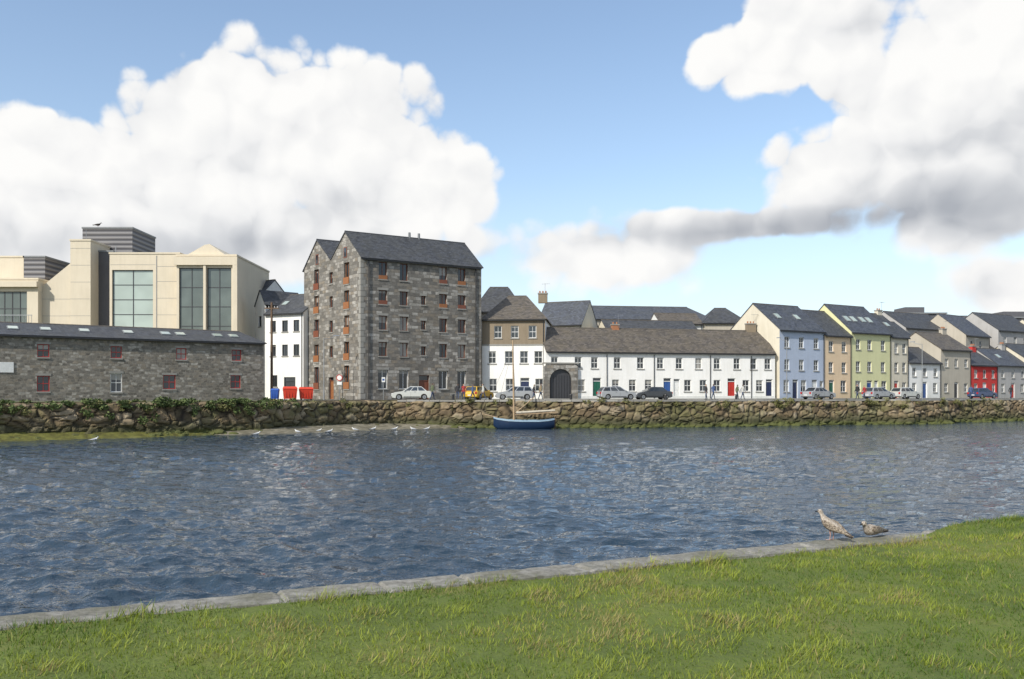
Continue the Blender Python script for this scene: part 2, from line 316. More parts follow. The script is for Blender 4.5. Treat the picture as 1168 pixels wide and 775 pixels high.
house('back_lane_house',(22,130),(28.5,131),6,14.2,15.9,M_white2,M_slate2,hip=0)
house('rear_grey_house',(62,138),(72,144),8,14.2,17.0,M_grey,M_slate,sash([2,5,8],12))
house('rear_grey_house',(72.5,140),(79,145),9,13.2,16.8,M_beige,M_slate3,sash([2,5],11))
house('rear_grey_house',(81,146),(91,152),9,14.4,17.6,M_grey,M_slate,sash([2,5,8],12))
house('rear_grey_house',(92,150),(104,158),9,13.6,16.8,M_cream2,M_slate3,sash([2,5,8],11.5))
house('rear_grey_house',(54,129),(61,133),7,12.2,14.8,M_grey,M_slate)
R=root('modern_apartment_block'); mw=MB();mf=MB()
for (x0,x1,y0,z1) in ((74.5,84,170,19.3),(84,95,174,18.0),(95,112,176,19.0)):
    P=wall(mw,mf,(x0,y0),(x1,y0),3,z1,[(u,1.2,z,1.7,'plain',M_fd) for u in np.arange(1.5,x1-x0-1,2.6) for z in (z1-2.6,z1-5.6)],M_dkgrey)
    wall(mw,mf,(x0,y0+12),(x0,y0),3,z1,[],M_dkgrey); wall(mw,mf,(x1,y0),(x1,y0+12),3,z1,[],M_dkgrey); mw.box(((x0+x1)/2,y0+6,z1+.12),(x1-x0+.6,12.6,.25),M_lead)
    mw.box(((x0+x1)/2,y0+5,z1+.9),((x1-x0)*.4,5,1.3),M_dkgrey)
mw.build('walls',R); mf.build('windows',R)
# ------------------------------------------------------------ stone warehouse
R=root('stone_warehouse'); mw=MB();mf=MB();mr=MB()
lf=Vector((-25.0,105.4)); nr=Vector((-16.4,95.0)); rt=Vector((-3.6,102.8)); bk=rt+(lf-nr)
EV=18.6; PK=21.7; VL=19.0
rows=[(16.35,1.9),(13.6,1.55),(10.8,1.55),(7.9,1.55),(4.3,2.1)]
ops=[]
for i,(z,h) in enumerate(rows):
    for u in (2.6,5.1,10.0,12.4): ops.append((u,1.0 if i<4 else 1.15,z,h,'plain',M_fb if i<4 else M_fw))
    if i in(1,2,3): ops.append((7.5,.6,z+.2,1.0,'plain',M_fb))
ops.append((7.6,1.3,S,2.7,'door',M_fb,M_fb))
P=wall(mw,mf,nr,rt,3.0,EV,ops,M_stone,.28)
for o in ops:
    if o[4]=='plain': mf.pbox(P,o[0]-o[1]/2-.15,o[0]+o[1]/2+.15,.025,-.02,o[2]+o[3]+.003,o[2]+o[3]+.26,M_quoin)
for i in (0,1):
    for u in (2.6,10.0,12.4): mf.pbox(P,u-.5,u+.5,.05,-.02,rows[i][0]-.14,rows[i][0]+.42,M_fo if (i==0)!=(u==10.0) else M_fb)
Pf=P
opl=[]
for i,(z,h) in enumerate(rows):
    for u in (3.2,10.4): opl.append((u,1.15,z-(.4 if i<4 else 0),h+.5,'plain',M_fo if u>9 or i%2 else M_fb))
    if i<4: opl.append((6.8,.8,z,1.3,'plain',M_fb))
opl.append((6.8,1.2,S,2.5,'door',M_fb,M_fo))
P=wall(mw,mf,lf,nr,3.0,EV,opl,M_stone,.28); Ls=(nr-lf).length
for o in opl:
    if o[0]!=6.8:
        mf.pbox(P,o[0]-.62,o[0]+.62,.10,.03,o[2],o[2]+.75,M_fo if o[5]==M_fo else M_fb)
mw.poly([P(0,0,EV),P(Ls,0,EV),P(Ls*.75,0,PK),P(Ls*.5,0,VL),P(Ls*.25,0,PK)],M_stone)
for u in (Ls*.25,Ls*.75): mf.pbox(P,u-.35,u+.35,.03,-.02,EV+.3,EV+1.5,M_fb); mf.pbox(P,u-.25,u+.25,.04,-.02,EV+.4,EV+1.4,M_glass)
wall(mw,mf,rt,bk,3,EV,[],M_stone); wall(mw,mf,bk,lf,3,EV,[],M_stone)
Q,_,_,_=frame(rt,bk); mw.poly([Q(0,0,EV),Q(Ls,0,EV),Q(Ls*.75,0,PK),Q(Ls*.5,0,VL),Q(Ls*.25,0,PK)],M_stone)
sd=(lf-nr); fd=(rt-nr).normalized()
def RP(t,e,z):
    q=nr+sd*t+fd*(-.08 if e==0 else (rt-nr).length+.08); return (q.x,q.y,z)
for (t0,z0_,t1,z1_) in((-.02,EV-.2,.25,PK),(.5,VL,.25,PK),(.5,VL,.75,PK),(1.02,EV-.2,.75,PK)):
    mr.slab([RP(t0,0,z0_+.02),RP(t0,1,z0_+.02),RP(t1,1,z1_+.02),RP(t1,0,z1_+.02)],.13,M_slate)
for t in(.25,.75): mr.cyl(RP(t,0,PK+.12),RP(t,1,PK+.12),.12,.12,M_slate,6)
mf.pbox(Pf,0,14.9,.3,.2,EV-.28,EV-.14,M_black)
for u in(.9,14.2): mf.cyl(Pf(u,.1,S),Pf(u,.1,EV-.2),.06,.06,M_black,6)
for f in(.52,.6): 
    q=nr+sd*.25+(rt-nr)*f; mr.cyl((q.x,q.y,PK),(q.x,q.y,PK+.75),.16,.14,M_lead,8)
for zq in np.arange(3.2,EV-.3,.62):
    k=.55 if int(zq/.62)%2 else .35
    mf.pbox(Pf,-.02,k,.02,-.02,zq,zq+.56,M_quoin); mf.pbox(P,Ls-k,Ls+.02,.02,-.02,zq+.003,zq+.557,M_quoin)
mw.build('walls',R); mf.build('windows_and_dressings',R); mr.build('roof',R)
# ------------------------------------------------------------ old low stone store
a=(-60,65.4);b=(-25.2,89)
ops=[(22.2,.95,7.0,1.15,'sash',M_fr),(28.2,.95,7.05,1.1,'sash',M_fr),(34.0,.95,7.05,1.1,'sash',M_fr),(39.3,.95,7.05,1.1,'sash',M_fr),(15,.95,7,1.1,'sash',M_fr),
 (22.2,1.0,3.95,1.4,'sash',M_fr),(28.2,1.0,3.9,1.75,'sash',M_fw),(32.9,1.15,4.2,1.35,'sash',M_fr),(39.2,1.0,4.3,1.3,'sash',M_fr)]
R,P=house('old_stone_storehouse',a,b,8.5,8.85,10.15,M_stone_old,M_slate,ops,hip=1.2,sky=[(20,.5,.9,1.1),(22.6,.5,.9,1.1),(25.8,.5,.9,1.1),(29.6,.5,.9,1.1),(33.0,.5,.9,1.1),(34.4,.5,.9,1.1),(38,.5,.9,1.1),(39.6,.5,.9,1.1)],pipe=False)
g=MB(); g.pbox(P,16.6,19.9,.06,.01,5.6,6.5,M_fw); g.build('wall_banner',R)
g=MB()
for o in ops: 
    g.pbox(P,o[0]-o[1]/2-.12,o[0]+o[1]/2+.12,.03,-.02,o[2]+o[3]+.003,o[2]+o[3]+.2,M_quoin)
g.build('lintels',R)
# ------------------------------------------------------------ museum
R=root('modern_museum'); mw=MB();mf=MB()
def blk(x0,x1,y0,y1,z0_,z1_,mat,ops=(),cap=True):
    P=wall(mw,mf,(x0,y0),(x1,y0),z0_,z1_,list(ops),mat,.25)
    wall(mw,mf,(x1,y0),(x1,y1),z0_,z1_,[],mat); wall(mw,mf,(x1,y1),(x0,y1),z0_,z1_,[],mat); wall(mw,mf,(x0,y1),(x0,y0),z0_,z1_,[],mat)
    mw.box(((x0+x1)/2,(y0+y1)/2,z1_+.1),(x1-x0+.16,y1-y0+.16,.2),M_lead if mat in(M_louv,M_dkgrey) else mat)
    return P
blk(-48.2,-39.82,105,118,3,20.5,M_cream,[(2.75,4.9,11.5,7.1,'big',M_fd,M_palegl,2,4)])
P=blk(-39.8,-32.7,104,118,3,20.1,M_cream,[(1.75,2.9,9.5,9.2,'big',M_fd,M_bigglass,2,4),(5.05,2.9,9.5,9.2,'big',M_fd,M_bigglass,2,4)])
mw.pbox(P,-.2,7.3,.35,.005,19.0,20.0,M_cream); mw.pbox(P,6.75,7.3,.35,.005,3,18.99,M_cream); mw.pbox(P,3.25,3.55,.25,.005,9.5,18.99,M_cream)
mw.hexa([(-38.6,104.4,20.35),(-34.2,104.4,20.35),(-34.2,112,20.35),(-38.6,112,20.35),(-36.6,104.4,21.5),(-36.0,104.4,21.6),(-36.0,112,21.6),(-36.6,112,21.5)],M_cream)
blk(-53.4,-47.2,109,116,3,24.3,M_louv); blk(-50.3,-48.25,106,108.9,3,20.9,M_dkgrey)
blk(-52.4,-50.0,104,112,3,21.9,M_cream)
mw.hexa([(-57.0,104.2,3),(-52.45,104.2,3),(-52.45,112,3),(-57,112,3),(-57.0,104.2,15.6),(-52.45,104.2,19.3),(-52.45,112,19.3),(-57,112,15.6)],M_cream)
P=blk(-80,-55.8,103.2,116,3,17.2,M_cream,[(20.6,4.6,11.8,4.0,'big',M_fd,M_bigglass,5,2),(14.2,5.4,11.8,4.0,'big',M_fd,M_bigglass,5,2)])
mw.pbox(P,0,24.3,.5,.005,16.3,16.95,M_cream)
for x in np.arange(11,24,.35): mf.cyl(P(x,.9,11.2),P(x,.9,12.9),.025,.025,M_steel,5)
mf.pbox(P,11,24,.93,.87,12.9,12.98,M_steel); mw.pbox(P,11,24,1.0,.006,10.9,11.2,M_cream)
blk(-62.6,-59.6,107,113,17.2,20.4,M_cream); blk(-59.58,-57,107,113,17.2,20.4,M_louv)
F2=frame((-48.2,105),(-32,105))[0]
mf.pbox(F2,5.6,5.68,.03,.004,10,20.3,M_lead)
for z in (13.2,15.2,17.2,19.0): mf.pbox(F2,5.7,8.2,.012,.004,z,z+.03,M_lead)
for z in (19.2,): mf.pbox(F2,.1,5.5,.012,.004,z,z+.03,M_lead)
F3=frame((-57,104.2),(-50,104.2))[0]
for z in (7,9,11,13,15): mf.pbox(F3,.1,4.5,.012,.004,z,z+.03,M_lead)
for z in (7,9,11,13,15,17,19,21): mf.pbox(frame((-52.4,104),(-50,104))[0],.02,2.38,.012,.004,z,z+.03,M_lead)
mf.cyl((-51,105,21.9),(-51,105,23.5),.03,.02,M_steel,5); mf.cyl((-47.6,105.3,20.5),(-47.6,105.3,21.5),.05,.05,M_steel,6)
mw.build('cladding_walls',R); mf.build('glazing_and_rails',R)
house('white_gabled_house',(-36.6,115),(-33.4,112.6),7.2,15.2,18.7,M_white,M_slate3,right=[(u,.8,z,1.2,'plain',M_fd) for u in(2.2,5.0) for z in(13.2,10.2,7.2)])
house('white_gabled_house',(-29.9,106.2),(-24.7,103.8),8,13.4,16.0,M_white,M_slate,[(u,.85,z,1.35,'plain',M_fd) for u in(1.2,3.0,4.7) for z in(11.2,8.3)]+[(1.4,.9,4.6,1.4,'plain',M_fd),(3.7,1.7,S,2.6,'door',M_fd,M_fd)],sky=[(1.5,.5,.8,1)])
g=MB();R=root('dormer_gable_house') 
P=wall(g,g,(-31.8,108.6),(-29.95,106.4),3,14.6,[(1.4,.8,z,1.3,'plain',M_fd) for z in(12,9,6)],M_white2); g.poly([P(0,0,14.6),P(2.87,0,14.6),P(1.43,0,16.4)],M_white2)
g.slab([P(-.1,.1,14.5),P(1.43,.1,16.45),P(1.43,-5,16.45),P(-.1,-5,14.5)],.1,M_slate); g.slab([P(2.97,.1,14.5),P(1.43,.1,16.45),P(1.43,-5,16.45),P(2.97,-5,14.5)],.1,M_slate)
g.build('walls_and_roof',R)
# ------------------------------------------------------------ ground, quay
quay=[(-100,16),(-37.4,64),(-21.6,76),(-15.5,84.5),(-11.8,88),(10.2,88),(28.2,94),(41,98.5),(44.5,98.2),(50.5,101.8),(51.2,104.2),(65.4,112),(150,150)]
m,nt,b=newmat('far_ground'); p=pos(nt); n=noi(nt,p,.4,6)
L(nt,ramp(nt,n,[(.35,(.10,.10,.06)),(.6,(.06,.085,.03))]),b.inputs['Base Color']); b.inputs['Roughness'].default_value=.95; M_far=m
m,nt,b=newmat('asphalt'); n=noi(nt,pos(nt),3,8,.7); L(nt,ramp(nt,n,[(.3,(.04,.04,.042)),(.7,(.075,.073,.07))]),b.inputs['Base Color']); b.inputs['Roughness'].default_value=.9; M_asph=m
M_conc=paint('concrete_kerb',(.34,.33,.30),.5); M_line=plain('road_paint',(.7,.7,.66),.7)
g=MB(); inner=[(x-.1,y+.5) for x,y in quay]
g.poly([(x,y,3.1) for x,y in inner]+[(4000,1700,3.1),(4000,5000,3.1),(-4000,5000,3.1),(-4000,-1500,3.1)],M_far); g.build('ground')
road=MB(); cl=[(-23,80),(-14,90.5),(-5,93),(10,94.5),(29,99),(42,105.5),(66,118),(150,158)]
road_o=[(-27,97),(-21.5,96.5),(-4,99.5),(5,99.5),(29,104),(38,108),(66,124),(150,170)]
for k in range(7): road.poly([(*cl[k],3.106),(*cl[k+1],3.106),(*road_o[k+1],3.106),(*road_o[k],3.106)],M_asph)
road.build('road')
pv=MB()
for k in range(2,7):
    a,b_=road_o[k],road_o[k+1]; pv.hexa([(*a,3.0),(*b_,3.0),(b_[0],b_[1]+1.7,3.0),(a[0],a[1]+1.7,3.0),(*a,3.2),(*b_,3.2),(b_[0],b_[1]+1.7,3.2),(a[0],a[1]+1.7,3.2)],M_conc)
    q=.35; pv.poly([(a[0],a[1]-q-.1,3.112),(b_[0],b_[1]-q-.1,3.112),(b_[0],b_[1]-q,3.112),(a[0],a[1]-q,3.112)],M_line)
pv.build('pavement')
m,nt,b=newmat('quay_boulder_masonry'); at=N(nt,'ShaderNodeAttribute',attribute_name='stone'); sp=N(nt,'ShaderNodeSeparateColor'); L(nt,at.outputs['Color'],sp.inputs[0])
p=pos(nt); zz=N(nt,'ShaderNodeSeparateXYZ'); L(nt,p,zz.inputs[0])
c=ramp(nt,sp.outputs[0],[(0,(.11,.08,.045)),(.35,(.20,.145,.08)),(.65,(.27,.205,.125)),(1,(.36,.30,.21))])
n=noi(nt,p,2.5,5,.7); c=mixc(nt,ramp(nt,n,[(.35,.45),(.62,0.)]),c,(.08,.055,.03))
nm=noi(nt,p,.35,4,.6); c=mixc(nt,ramp(nt,nm,[(.46,0.),(.62,.6)]),c,(.10,.11,.035))
c=mixc(nt,ramp(nt,sp.outputs[1],[(0.01,1.),(.13,0.)]),c,(.028,.021,.013))
n2=noi(nt,p,.7,4); wet=mth(nt,'ADD',zz.outputs[2],mth(nt,'MULTIPLY',n2,.9))
c=mixc(nt,ramp(nt,mth(nt,'MULTIPLY',wet,.4),[(.58,.9),(.84,0.)]),c,(.042,.042,.015))
c=mixc(nt,ramp(nt,mth(nt,'MULTIPLY',wet,.4),[(.40,.7),(.54,0.)]),c,(.085,.10,.02))
L(nt,c,b.inputs['Base Color']); b.inputs['Roughness'].default_value=.85; bump(nt,b,n,.6,.08); M_quay=m
def quaywall():
    pts=[Vector(q) for q in quay]; pts[0]=Vector((-70,39)); pts[-1]=Vector((110,132))
    V=[];F=[];C=[]; step=.12; s=0; nz=26; cols=0
    for k in range(len(pts)-1):
        d=pts[k+1]-pts[k]; Ln=d.length; d/=Ln; nrm=Vector((d.y,-d.x)); cnt=int(Ln/step)
        for i in range(cnt+(k==len(pts)-2)):
            q=pts[k]+d*(i*Ln/cnt); ss=s+i*Ln/cnt
            top=3.0+.12*noise.noise(Vector((ss*.5,0,5)))+.08*noise.noise(Vector((ss*2.2,3,5)))
            for j in range(nz):
                z=0+top*j/(nz-1)
                vv=Vector((ss/.98+.35*noise.noise(Vector((ss*.8,z,1))),z/.60+.35*noise.noise(Vector((ss*.8,z,8))),0))
                dist,pp=noise.voronoi(vv); e=dist[1]-dist[0]
                h=abs(noise.cell(Vector((pp[0].x*7.3,pp[0].y*5.1,2))))%1
                w=.20*min(e,.25)/.25+.14*(h-.5)+(.40*(1-z/3))+.06*noise.noise(Vector((ss*3,z*3,0)))+.2*noise.noise(Vector((ss*.25,z*.4,70)))
                if j==nz-1: w-=.15
                V.append((q.x+nrm.x*w,q.y+nrm.y*w,z)); C.append((h,min(1,e),0,1))
            V.append((q.x-nrm.x*.9,q.y-nrm.y*.9,3.12)); C.append((.5+.4*noise.noise(Vector((ss*.8,0,0))),.6,0,1)); cols+=1
        s+=Ln
    r=nz+1
    for i in range(cols-1):
        for j in range(r-1): F.append((i*r+j,(i+1)*r+j,(i+1)*r+j+1,i*r+j+1))
    me=bpy.data.meshes.new('quay_wall'); me.from_pydata(V,[],F); me.materials.append(M_quay)
    ca=me.color_attributes.new('stone','FLOAT_COLOR','POINT'); ca.data.foreach_set('color',np.array(C,dtype=np.float32).ravel())
    me.update(); o=bpy.data.objects.new('quay_wall',me); COL.objects.link(o)
quaywall()
m,nt,b=newmat('wet_gravel'); n=noi(nt,pos(nt),1.4,8,.75); L(nt,ramp(nt,n,[(.35,(.08,.07,.045)),(.5,(.17,.155,.11)),(.68,(.30,.27,.21))]),b.inputs['Base Color']); b.inputs['Roughness'].default_value=.7; bump(nt,b,n,.8,.1); M_mud=m
def bank(name,path,width,h,mat,step=.5):
    V=[];F=[];c=0; nw=9; pts=[Vector(q) for q in path]; s=0; tot=sum((pts[k+1]-pts[k]).length for k in range(len(pts)-1))
    for k in range(len(pts)-1):
        d=pts[k+1]-pts[k];Ln=d.length;d/=Ln;nr_=Vector((d.y,-d.x)); cnt=int(Ln/step)
        for i in range(cnt):
            q=pts[k]+d*(i*Ln/cnt); ss=s+i*Ln/cnt; f=math.sin(math.pi*min(1,max(0,ss/tot)))**.4
            for j in range(nw):
                t=j/(nw-1); w=width*t*f*(1+.35*noise.noise(Vector((ss*.15,0,3))))
                z=WATER-.12+(h*f)*(1-t)**1.2+.06*noise.noise(Vector((ss,w*2,0)))
                V.append((q.x+nr_.x*w,q.y+nr_.y*w,z))
            c+=1
        s+=Ln
    for i in range(c-1):
        for j in range(nw-1): F.append((i*nw+j,i*nw+j+1,(i+1)*nw+j+1,(i+1)*nw+j))
    me=bpy.data.meshes.new(name); me.from_pydata(V,[],F); me.materials.append(mat); me.polygons.foreach_set('use_smooth',[True]*len(me.polygons)); o=bpy.data.objects.new(name,me); COL.objects.link(o)
bank('gravel_shore',[(-26,72.5),(-21.6,76),(-15.5,84.5),(-11.8,88),(-3,88)],4.6,.7,M_mud)
m,nt,b=newmat('seaweed_shore'); n=noi(nt,pos(nt),1.6,8,.75); L(nt,ramp(nt,n,[(.35,(.05,.045,.015)),(.55,(.14,.14,.03)),(.7,(.22,.21,.07))]),b.inputs['Base Color']); b.inputs['Roughness'].default_value=.6; bump(nt,b,n,.9,.1); M_weed=m
bank('seaweed_shore',[(-60,46.7),(-37.4,64),(-24,74.2)],3.2,.8,M_weed)
def rocks(name,items,mat):
    V=[];F=[];C=[]
    for (x,y,z,r) in items:
        bm=bmesh.new(); bmesh.ops.create_icosphere(bm,subdivisions=2,radius=1); o=Vector((random.random()*50,random.random()*50,0)); b0=len(V); h=random.random()
        sx,sy,sz=r*random.uniform(.8,1.4),r*random.uniform(.7,1.1),r*random.uniform(.5,.8)
        for v in bm.verts:
            k=1+.35*noise.noise(v.co*1.3+o); V.append((x+v.co.x*sx*k,y+v.co.y*sy*k,z+v.co.z*sz*k)); C.append((h,.6,0,1))
        for f in bm.faces: F.append(tuple(b0+v.index for v in f.verts))
        bm.free()
    me=bpy.data.meshes.new(name); me.from_pydata(V,[],F); me.materials.append(mat); ca=me.color_attributes.new('stone','FLOAT_COLOR','POINT'); ca.data.foreach_set('color',np.array(C,dtype=np.float32).ravel())
    o=bpy.data.objects.new(name,me); COL.objects.link(o)
def quaypos(x,off):
    for k in range(len(quay)-1):
        (x0,y0),(x1,y1)=quay[k],quay[k+1]
        if x0<=x<=x1:
            t=(x-x0)/(x1-x0); d=Vector((x1-x0,y1-y0)).normalized(); return x+d.y*off,y0+(y1-y0)*t-d.x*off
    return x,100
it=[]
for i in range(300):
    x=random.choice([random.uniform(-55,-12),random.uniform(-12,70)]); off=random.uniform(.4,1.5); X,Y=quaypos(x,off); it.append((X,Y,WATER+random.uniform(-.15,.2)*(1.8-off),random.uniform(.15,.45)))
rocks('shore_rocks',it,M_quay)
g=MB(); x=-11.5
while x<68:
    w=random.uniform(.9,1.9); X0,Y0=quaypos(x,.12+random.uniform(-.05,.06)); X1,Y1=quaypos(x+w-.04,.12+random.uniform(-.03,.03)); z=3.14+random.uniform(-.03,.04)
    g.hexa([(X0,Y0,2.96),(X1,Y1,2.96),(X1,Y1+.8,2.96),(X0,Y0+.8,2.96),(X0,Y0,z),(X1,Y1,z),(X1,Y1+.8,z),(X0,Y0+.8,z)],M_quoin if random.random()<.6 else M_conc); x+=w
g.build('quay_coping')
def leafmat(name,c1,c2):
    m,nt,b=newmat(name); n=noi(nt,pos(nt),1.7,3); n2=noi(nt,pos(nt),11,2)
    L(nt,mixc(nt,mth(nt,'MULTIPLY',n2,.6),ramp(nt,n,[(.35,c1),(.65,c2)]),(c1[0]*.5,c1[1]*.5,c1[2]*.5)),b.inputs['Base Color']); b.inputs['Roughness'].default_value=.7; return m
M_leaf=leafmat('ivy_leaves',(.05,.08,.016),(.14,.18,.045)); M_dry=leafmat('dry_weeds',(.13,.125,.035),(.19,.19,.06))
def foliage(name,blobs,per,mat,size=.11):
    V=[];F=[]
    for (x,y,z,r,rz) in blobs:
        k=int(per*r*r*4)
        for _ in range(k):
            d=Vector((random.gauss(0,1),random.gauss(0,1),random.gauss(0,1))).normalized()*(random.random()**.35)
            p=Vector((x+d.x*r,y+d.y*r,z+d.z*rz)); a=Vector((random.gauss(0,1),random.gauss(0,1),random.gauss(0,1))).normalized(); c=a.orthogonal().normalized(); s=size*random.uniform(.6,1.5); b0=len(V)
            V+=[tuple(p-a*s),tuple(p+c*s*.6),tuple(p+a*s),tuple(p-c*s*.6)]; F.append((b0,b0+1,b0+2,b0+3))
    me=bpy.data.meshes.new(name); me.from_pydata(V,[],F); me.materials.append(mat); o=bpy.data.objects.new(name,me); COL.objects.link(o)
bl=[]
for i in range(160):
    x=random.uniform(-58,-19.5); X,Y=quaypos(x,random.uniform(-.9,.5)); r=random.uniform(.25,.65)*(1+.7*noise.noise(Vector((x*.3,0,0)))); bl.append((X,Y,3.0+random.uniform(-.4,.2),r,r*.5))
for i in range(26):
    x=random.uniform(-50,-20); X,Y=quaypos(x,.5); bl.append((X,Y,random.uniform(1.6,2.8),.35,.4))
foliage('ivy_on_quay_wall',bl,110,M_leaf,.10)
bl=[]
for i in range(190):
    x=random.choice([random.uniform(-58,-15),random.uniform(-58,-15),random.uniform(28,60),random.uniform(-12,30)]); X,Y=quaypos(x,random.uniform(-.2,.5)); r=random.uniform(.15,.45); bl.append((X,Y,3.0+random.uniform(-.6,.12),r,r*.8))
foliage('weeds_on_quay_wall',bl,140,M_dry,.08)
# ------------------------------------------------------------ water
m,nt,b=newmat('river_water'); p=pos(nt)
b.inputs['Base Color'].default_value=(.022,.042,.066,1); b.inputs['Roughness'].default_value=.045; b.inputs['IOR'].default_value=1.40
n2=noi(nt,mapping(nt,p,(3.4,4.8,1)),1.0,3,.62); n1=noi(nt,mapping(nt,p,(.7,1.5,1)),1.0,2,.5)
h=mth(nt,'ADD',mth(nt,'MULTIPLY',n2,.13),mth(nt,'MULTIPLY',n1,.36))
bump(nt,b,h,1.0,.6); M_water=m
def edge(x): return 8.63+.46*x
def water():
    ys=[4.0]
    while ys[-1]<150: ys.append(ys[-1]+max(.016,.62*ys[-1]**2/3350))
    ys=np.array(ys); ks=np.linspace(-1.0,1.0,1100); Y,K=np.meshgrid(ys,ks,indexing='ij'); X=Y*K
    dyv=np.gradient(ys)[:,None]; dxv=(ks[1]-ks[0])*ys[:,None]
    H=np.zeros_like(X); rng=np.random.RandomState(3)
    nw=60
    for i in range(nw):
        lam=.22*(2.1/.22)**rng.rand()**.95; th=math.radians(-100)+rng.normal(0,.7); kx,ky=math.cos(th),math.sin(th); k=2*math.pi/lam
        sp=abs(ky)*dyv+abs(kx)*dxv; att=np.clip(lam/(sp*2.4)-.4,0,1); s=.25*math.sqrt(2/nw)
        ph=rng.rand()*6.28; warp=.35*np.sin(X*.31+i)+.35*np.sin(Y*.23+i*1.7)
        a_=1+.6*np.sin(X*rng.uniform(.1,.5)+Y*rng.uniform(.1,.5)+i*2.1)
        w_=np.sin(k*(X*kx+Y*ky)+ph+warp*2); H+=att*a_*s/k*(w_+.35*(w_**2-.5))
    gust=.78+.3*np.sin(X*.07+Y*.11+.5)*np.sin(Y*.09-X*.05); H*=gust
    nr_,nc=X.shape; v=np.stack([X,Y,WATER+H],2).reshape(-1,3).astype(np.float32)
    idx=np.arange(nr_*nc).reshape(nr_,nc); q=np.stack([idx[:-1,:-1],idx[:-1,1:],idx[1:,1:],idx[1:,:-1]],2).reshape(-1,4).astype(np.int32); n=len(q)
    me=bpy.data.meshes.new('river_water'); me.vertices.add(len(v)); me.vertices.foreach_set('co',v.ravel()); me.loops.add(n*4); me.loops.foreach_set('vertex_index',q.ravel()); me.polygons.add(n)
    me.polygons.foreach_set('loop_start',np.arange(0,n*4,4,dtype=np.int32)); me.polygons.foreach_set('loop_total',np.full(n,4,dtype=np.int32)); me.polygons.foreach_set('use_smooth',np.ones(n,dtype=bool))
    me.materials.append(M_water); me.update(calc_edges=True); o=bpy.data.objects.new('river_water',me); COL.objects.link(o)
water()
g=MB(); g.poly([(-4000,-1500,WATER-.22),(4000,-1500,WATER-.22),(4000,1900,WATER-.22),(-4000,1900,WATER-.22)],M_water); g.build('outer_river_water')
# ------------------------------------------------------------ near bank
m,nt,b=newmat('lawn_soil'); p=pos(nt); n=noi(nt,p,.9,5); n2=noi(nt,p,25,4)
L(nt,mixc(nt,mth(nt,'MULTIPLY',n2,.6),ramp(nt,n,[(.3,(.08,.115,.015)),(.55,(.125,.165,.022)),(.72,(.19,.18,.045))]),(.04,.052,.01)),b.inputs['Base Color']); b.inputs['Roughness'].default_value=.95; bump(nt,b,n2,.6,.03); M_lawn=m
bankpts=[(-300,-130),(-60,edge(-60)),(-20,edge(-20)),(30,edge(30)),(60,30),(160,55),(1500,400)]
def over(x): t=min(1,max(0,(x-4.3)/1.6)); return t*t*(3-2*t)
def gh(x,y):
    e=edge(x)-y; z=1.965+.06*noise.noise(Vector((x*.5,y*.5,0)))*min(1,e/2)+.02*noise.noise(Vector((x*2.5,y*2.5,5)))
    o_=over(x)
    if o_>0: z=max(z,2.0*o_+1.9*(1-o_)+.05*math.exp(-((e-.25)/.3)**2)*o_)+.02*o_
    return z
V=[];F=[]; xs=np.linspace(-14,18,161); nn=44
for x in xs:
    for j in range(nn):
        t=j/(nn-1); e=(.42-.39*over(x)+.06*noise.noise(Vector((x*1.7,0,0))))*(1-t)+14*t**1.6; y=edge(x)-e; V.append((x,y,gh(x,y)))
for i in range(160):
    for j in range(nn-1): F.append((i*nn+j,i*nn+j+1,(i+1)*nn+j+1,(i+1)*nn+j))
me=bpy.data.meshes.new('lawn_ground'); me.from_pydata(V,[],F); me.materials.append(M_lawn); o=bpy.data.objects.new('lawn_ground',me); COL.objects.link(o)
g=MB(); g.poly([(x,y-.2,1.88) for x,y in bankpts][::-1]+[(-300,-1500,1.88),(1500,-1500,1.88)],M_lawn); g.build('near_bank_ground')
m,nt,b=newmat('coping_stone'); p=pos(nt); n=noi(nt,p,9,7,.8); n2=noi(nt,p,1.6,5,.65); c=ramp(nt,n,[(.32,(.09,.086,.075)),(.5,(.23,.22,.195)),(.68,(.36,.35,.32))]); c=mixc(nt,ramp(nt,n2,[(.44,0.),(.64,.6)]),c,(.10,.10,.055)); L(nt,c,b.inputs['Base Color']); b.inputs['Roughness'].default_value=.9; bump(nt,b,n,.9,.03); M_cop=m
V=[];F=[]; dd=Vector((1,.46)).normalized(); nn_=Vector((dd.y,-dd.x)); s=-40
base=Vector((0,8.63)); prof=[(0.,1.7),(-.005,1.9),(.0,1.965),(.025,1.985),(.08,1.99),(.16,1.99),(.26,1.99),(.36,1.99),(.44,1.985),(.47,1.8)]; nwc=len(prof); cols=0
while s<45:   # one continuous mesh, shallow weathered joints between blocks
    w=random.uniform(.6,1.3); zt=random.uniform(-.007,.007); of=random.uniform(-.012,.014); cnt=max(6,int(w/.035))
    for i in range(cnt):
        ss=s+w*i/cnt; jt=1 if i==0 else 0
        for (d_,z) in prof:
            q=base+dd*ss+nn_*(d_+of+(.035*noise.noise(Vector((ss*5,z*9,3))) if d_<.1 else 0)+(.02*jt if d_<.1 else 0)); V.append((q.x,q.y,z+zt*(z>1.9)-(.022*jt if z>1.96 else 0)+.010*noise.noise(Vector((ss*6,d_*9,7)))))
        cols+=1
    s+=w
for i in range(cols-1):
    for j in range(nwc-1): F.append((i*nwc+j,i*nwc+j+1,(i+1)*nwc+j+1,(i+1)*nwc+j))
me=bpy.data.meshes.new('stone_coping'); me.from_pydata(V,[],F); me.materials.append(M_cop); o=bpy.data.objects.new('stone_coping',me); COL.objects.link(o)
g=MB()
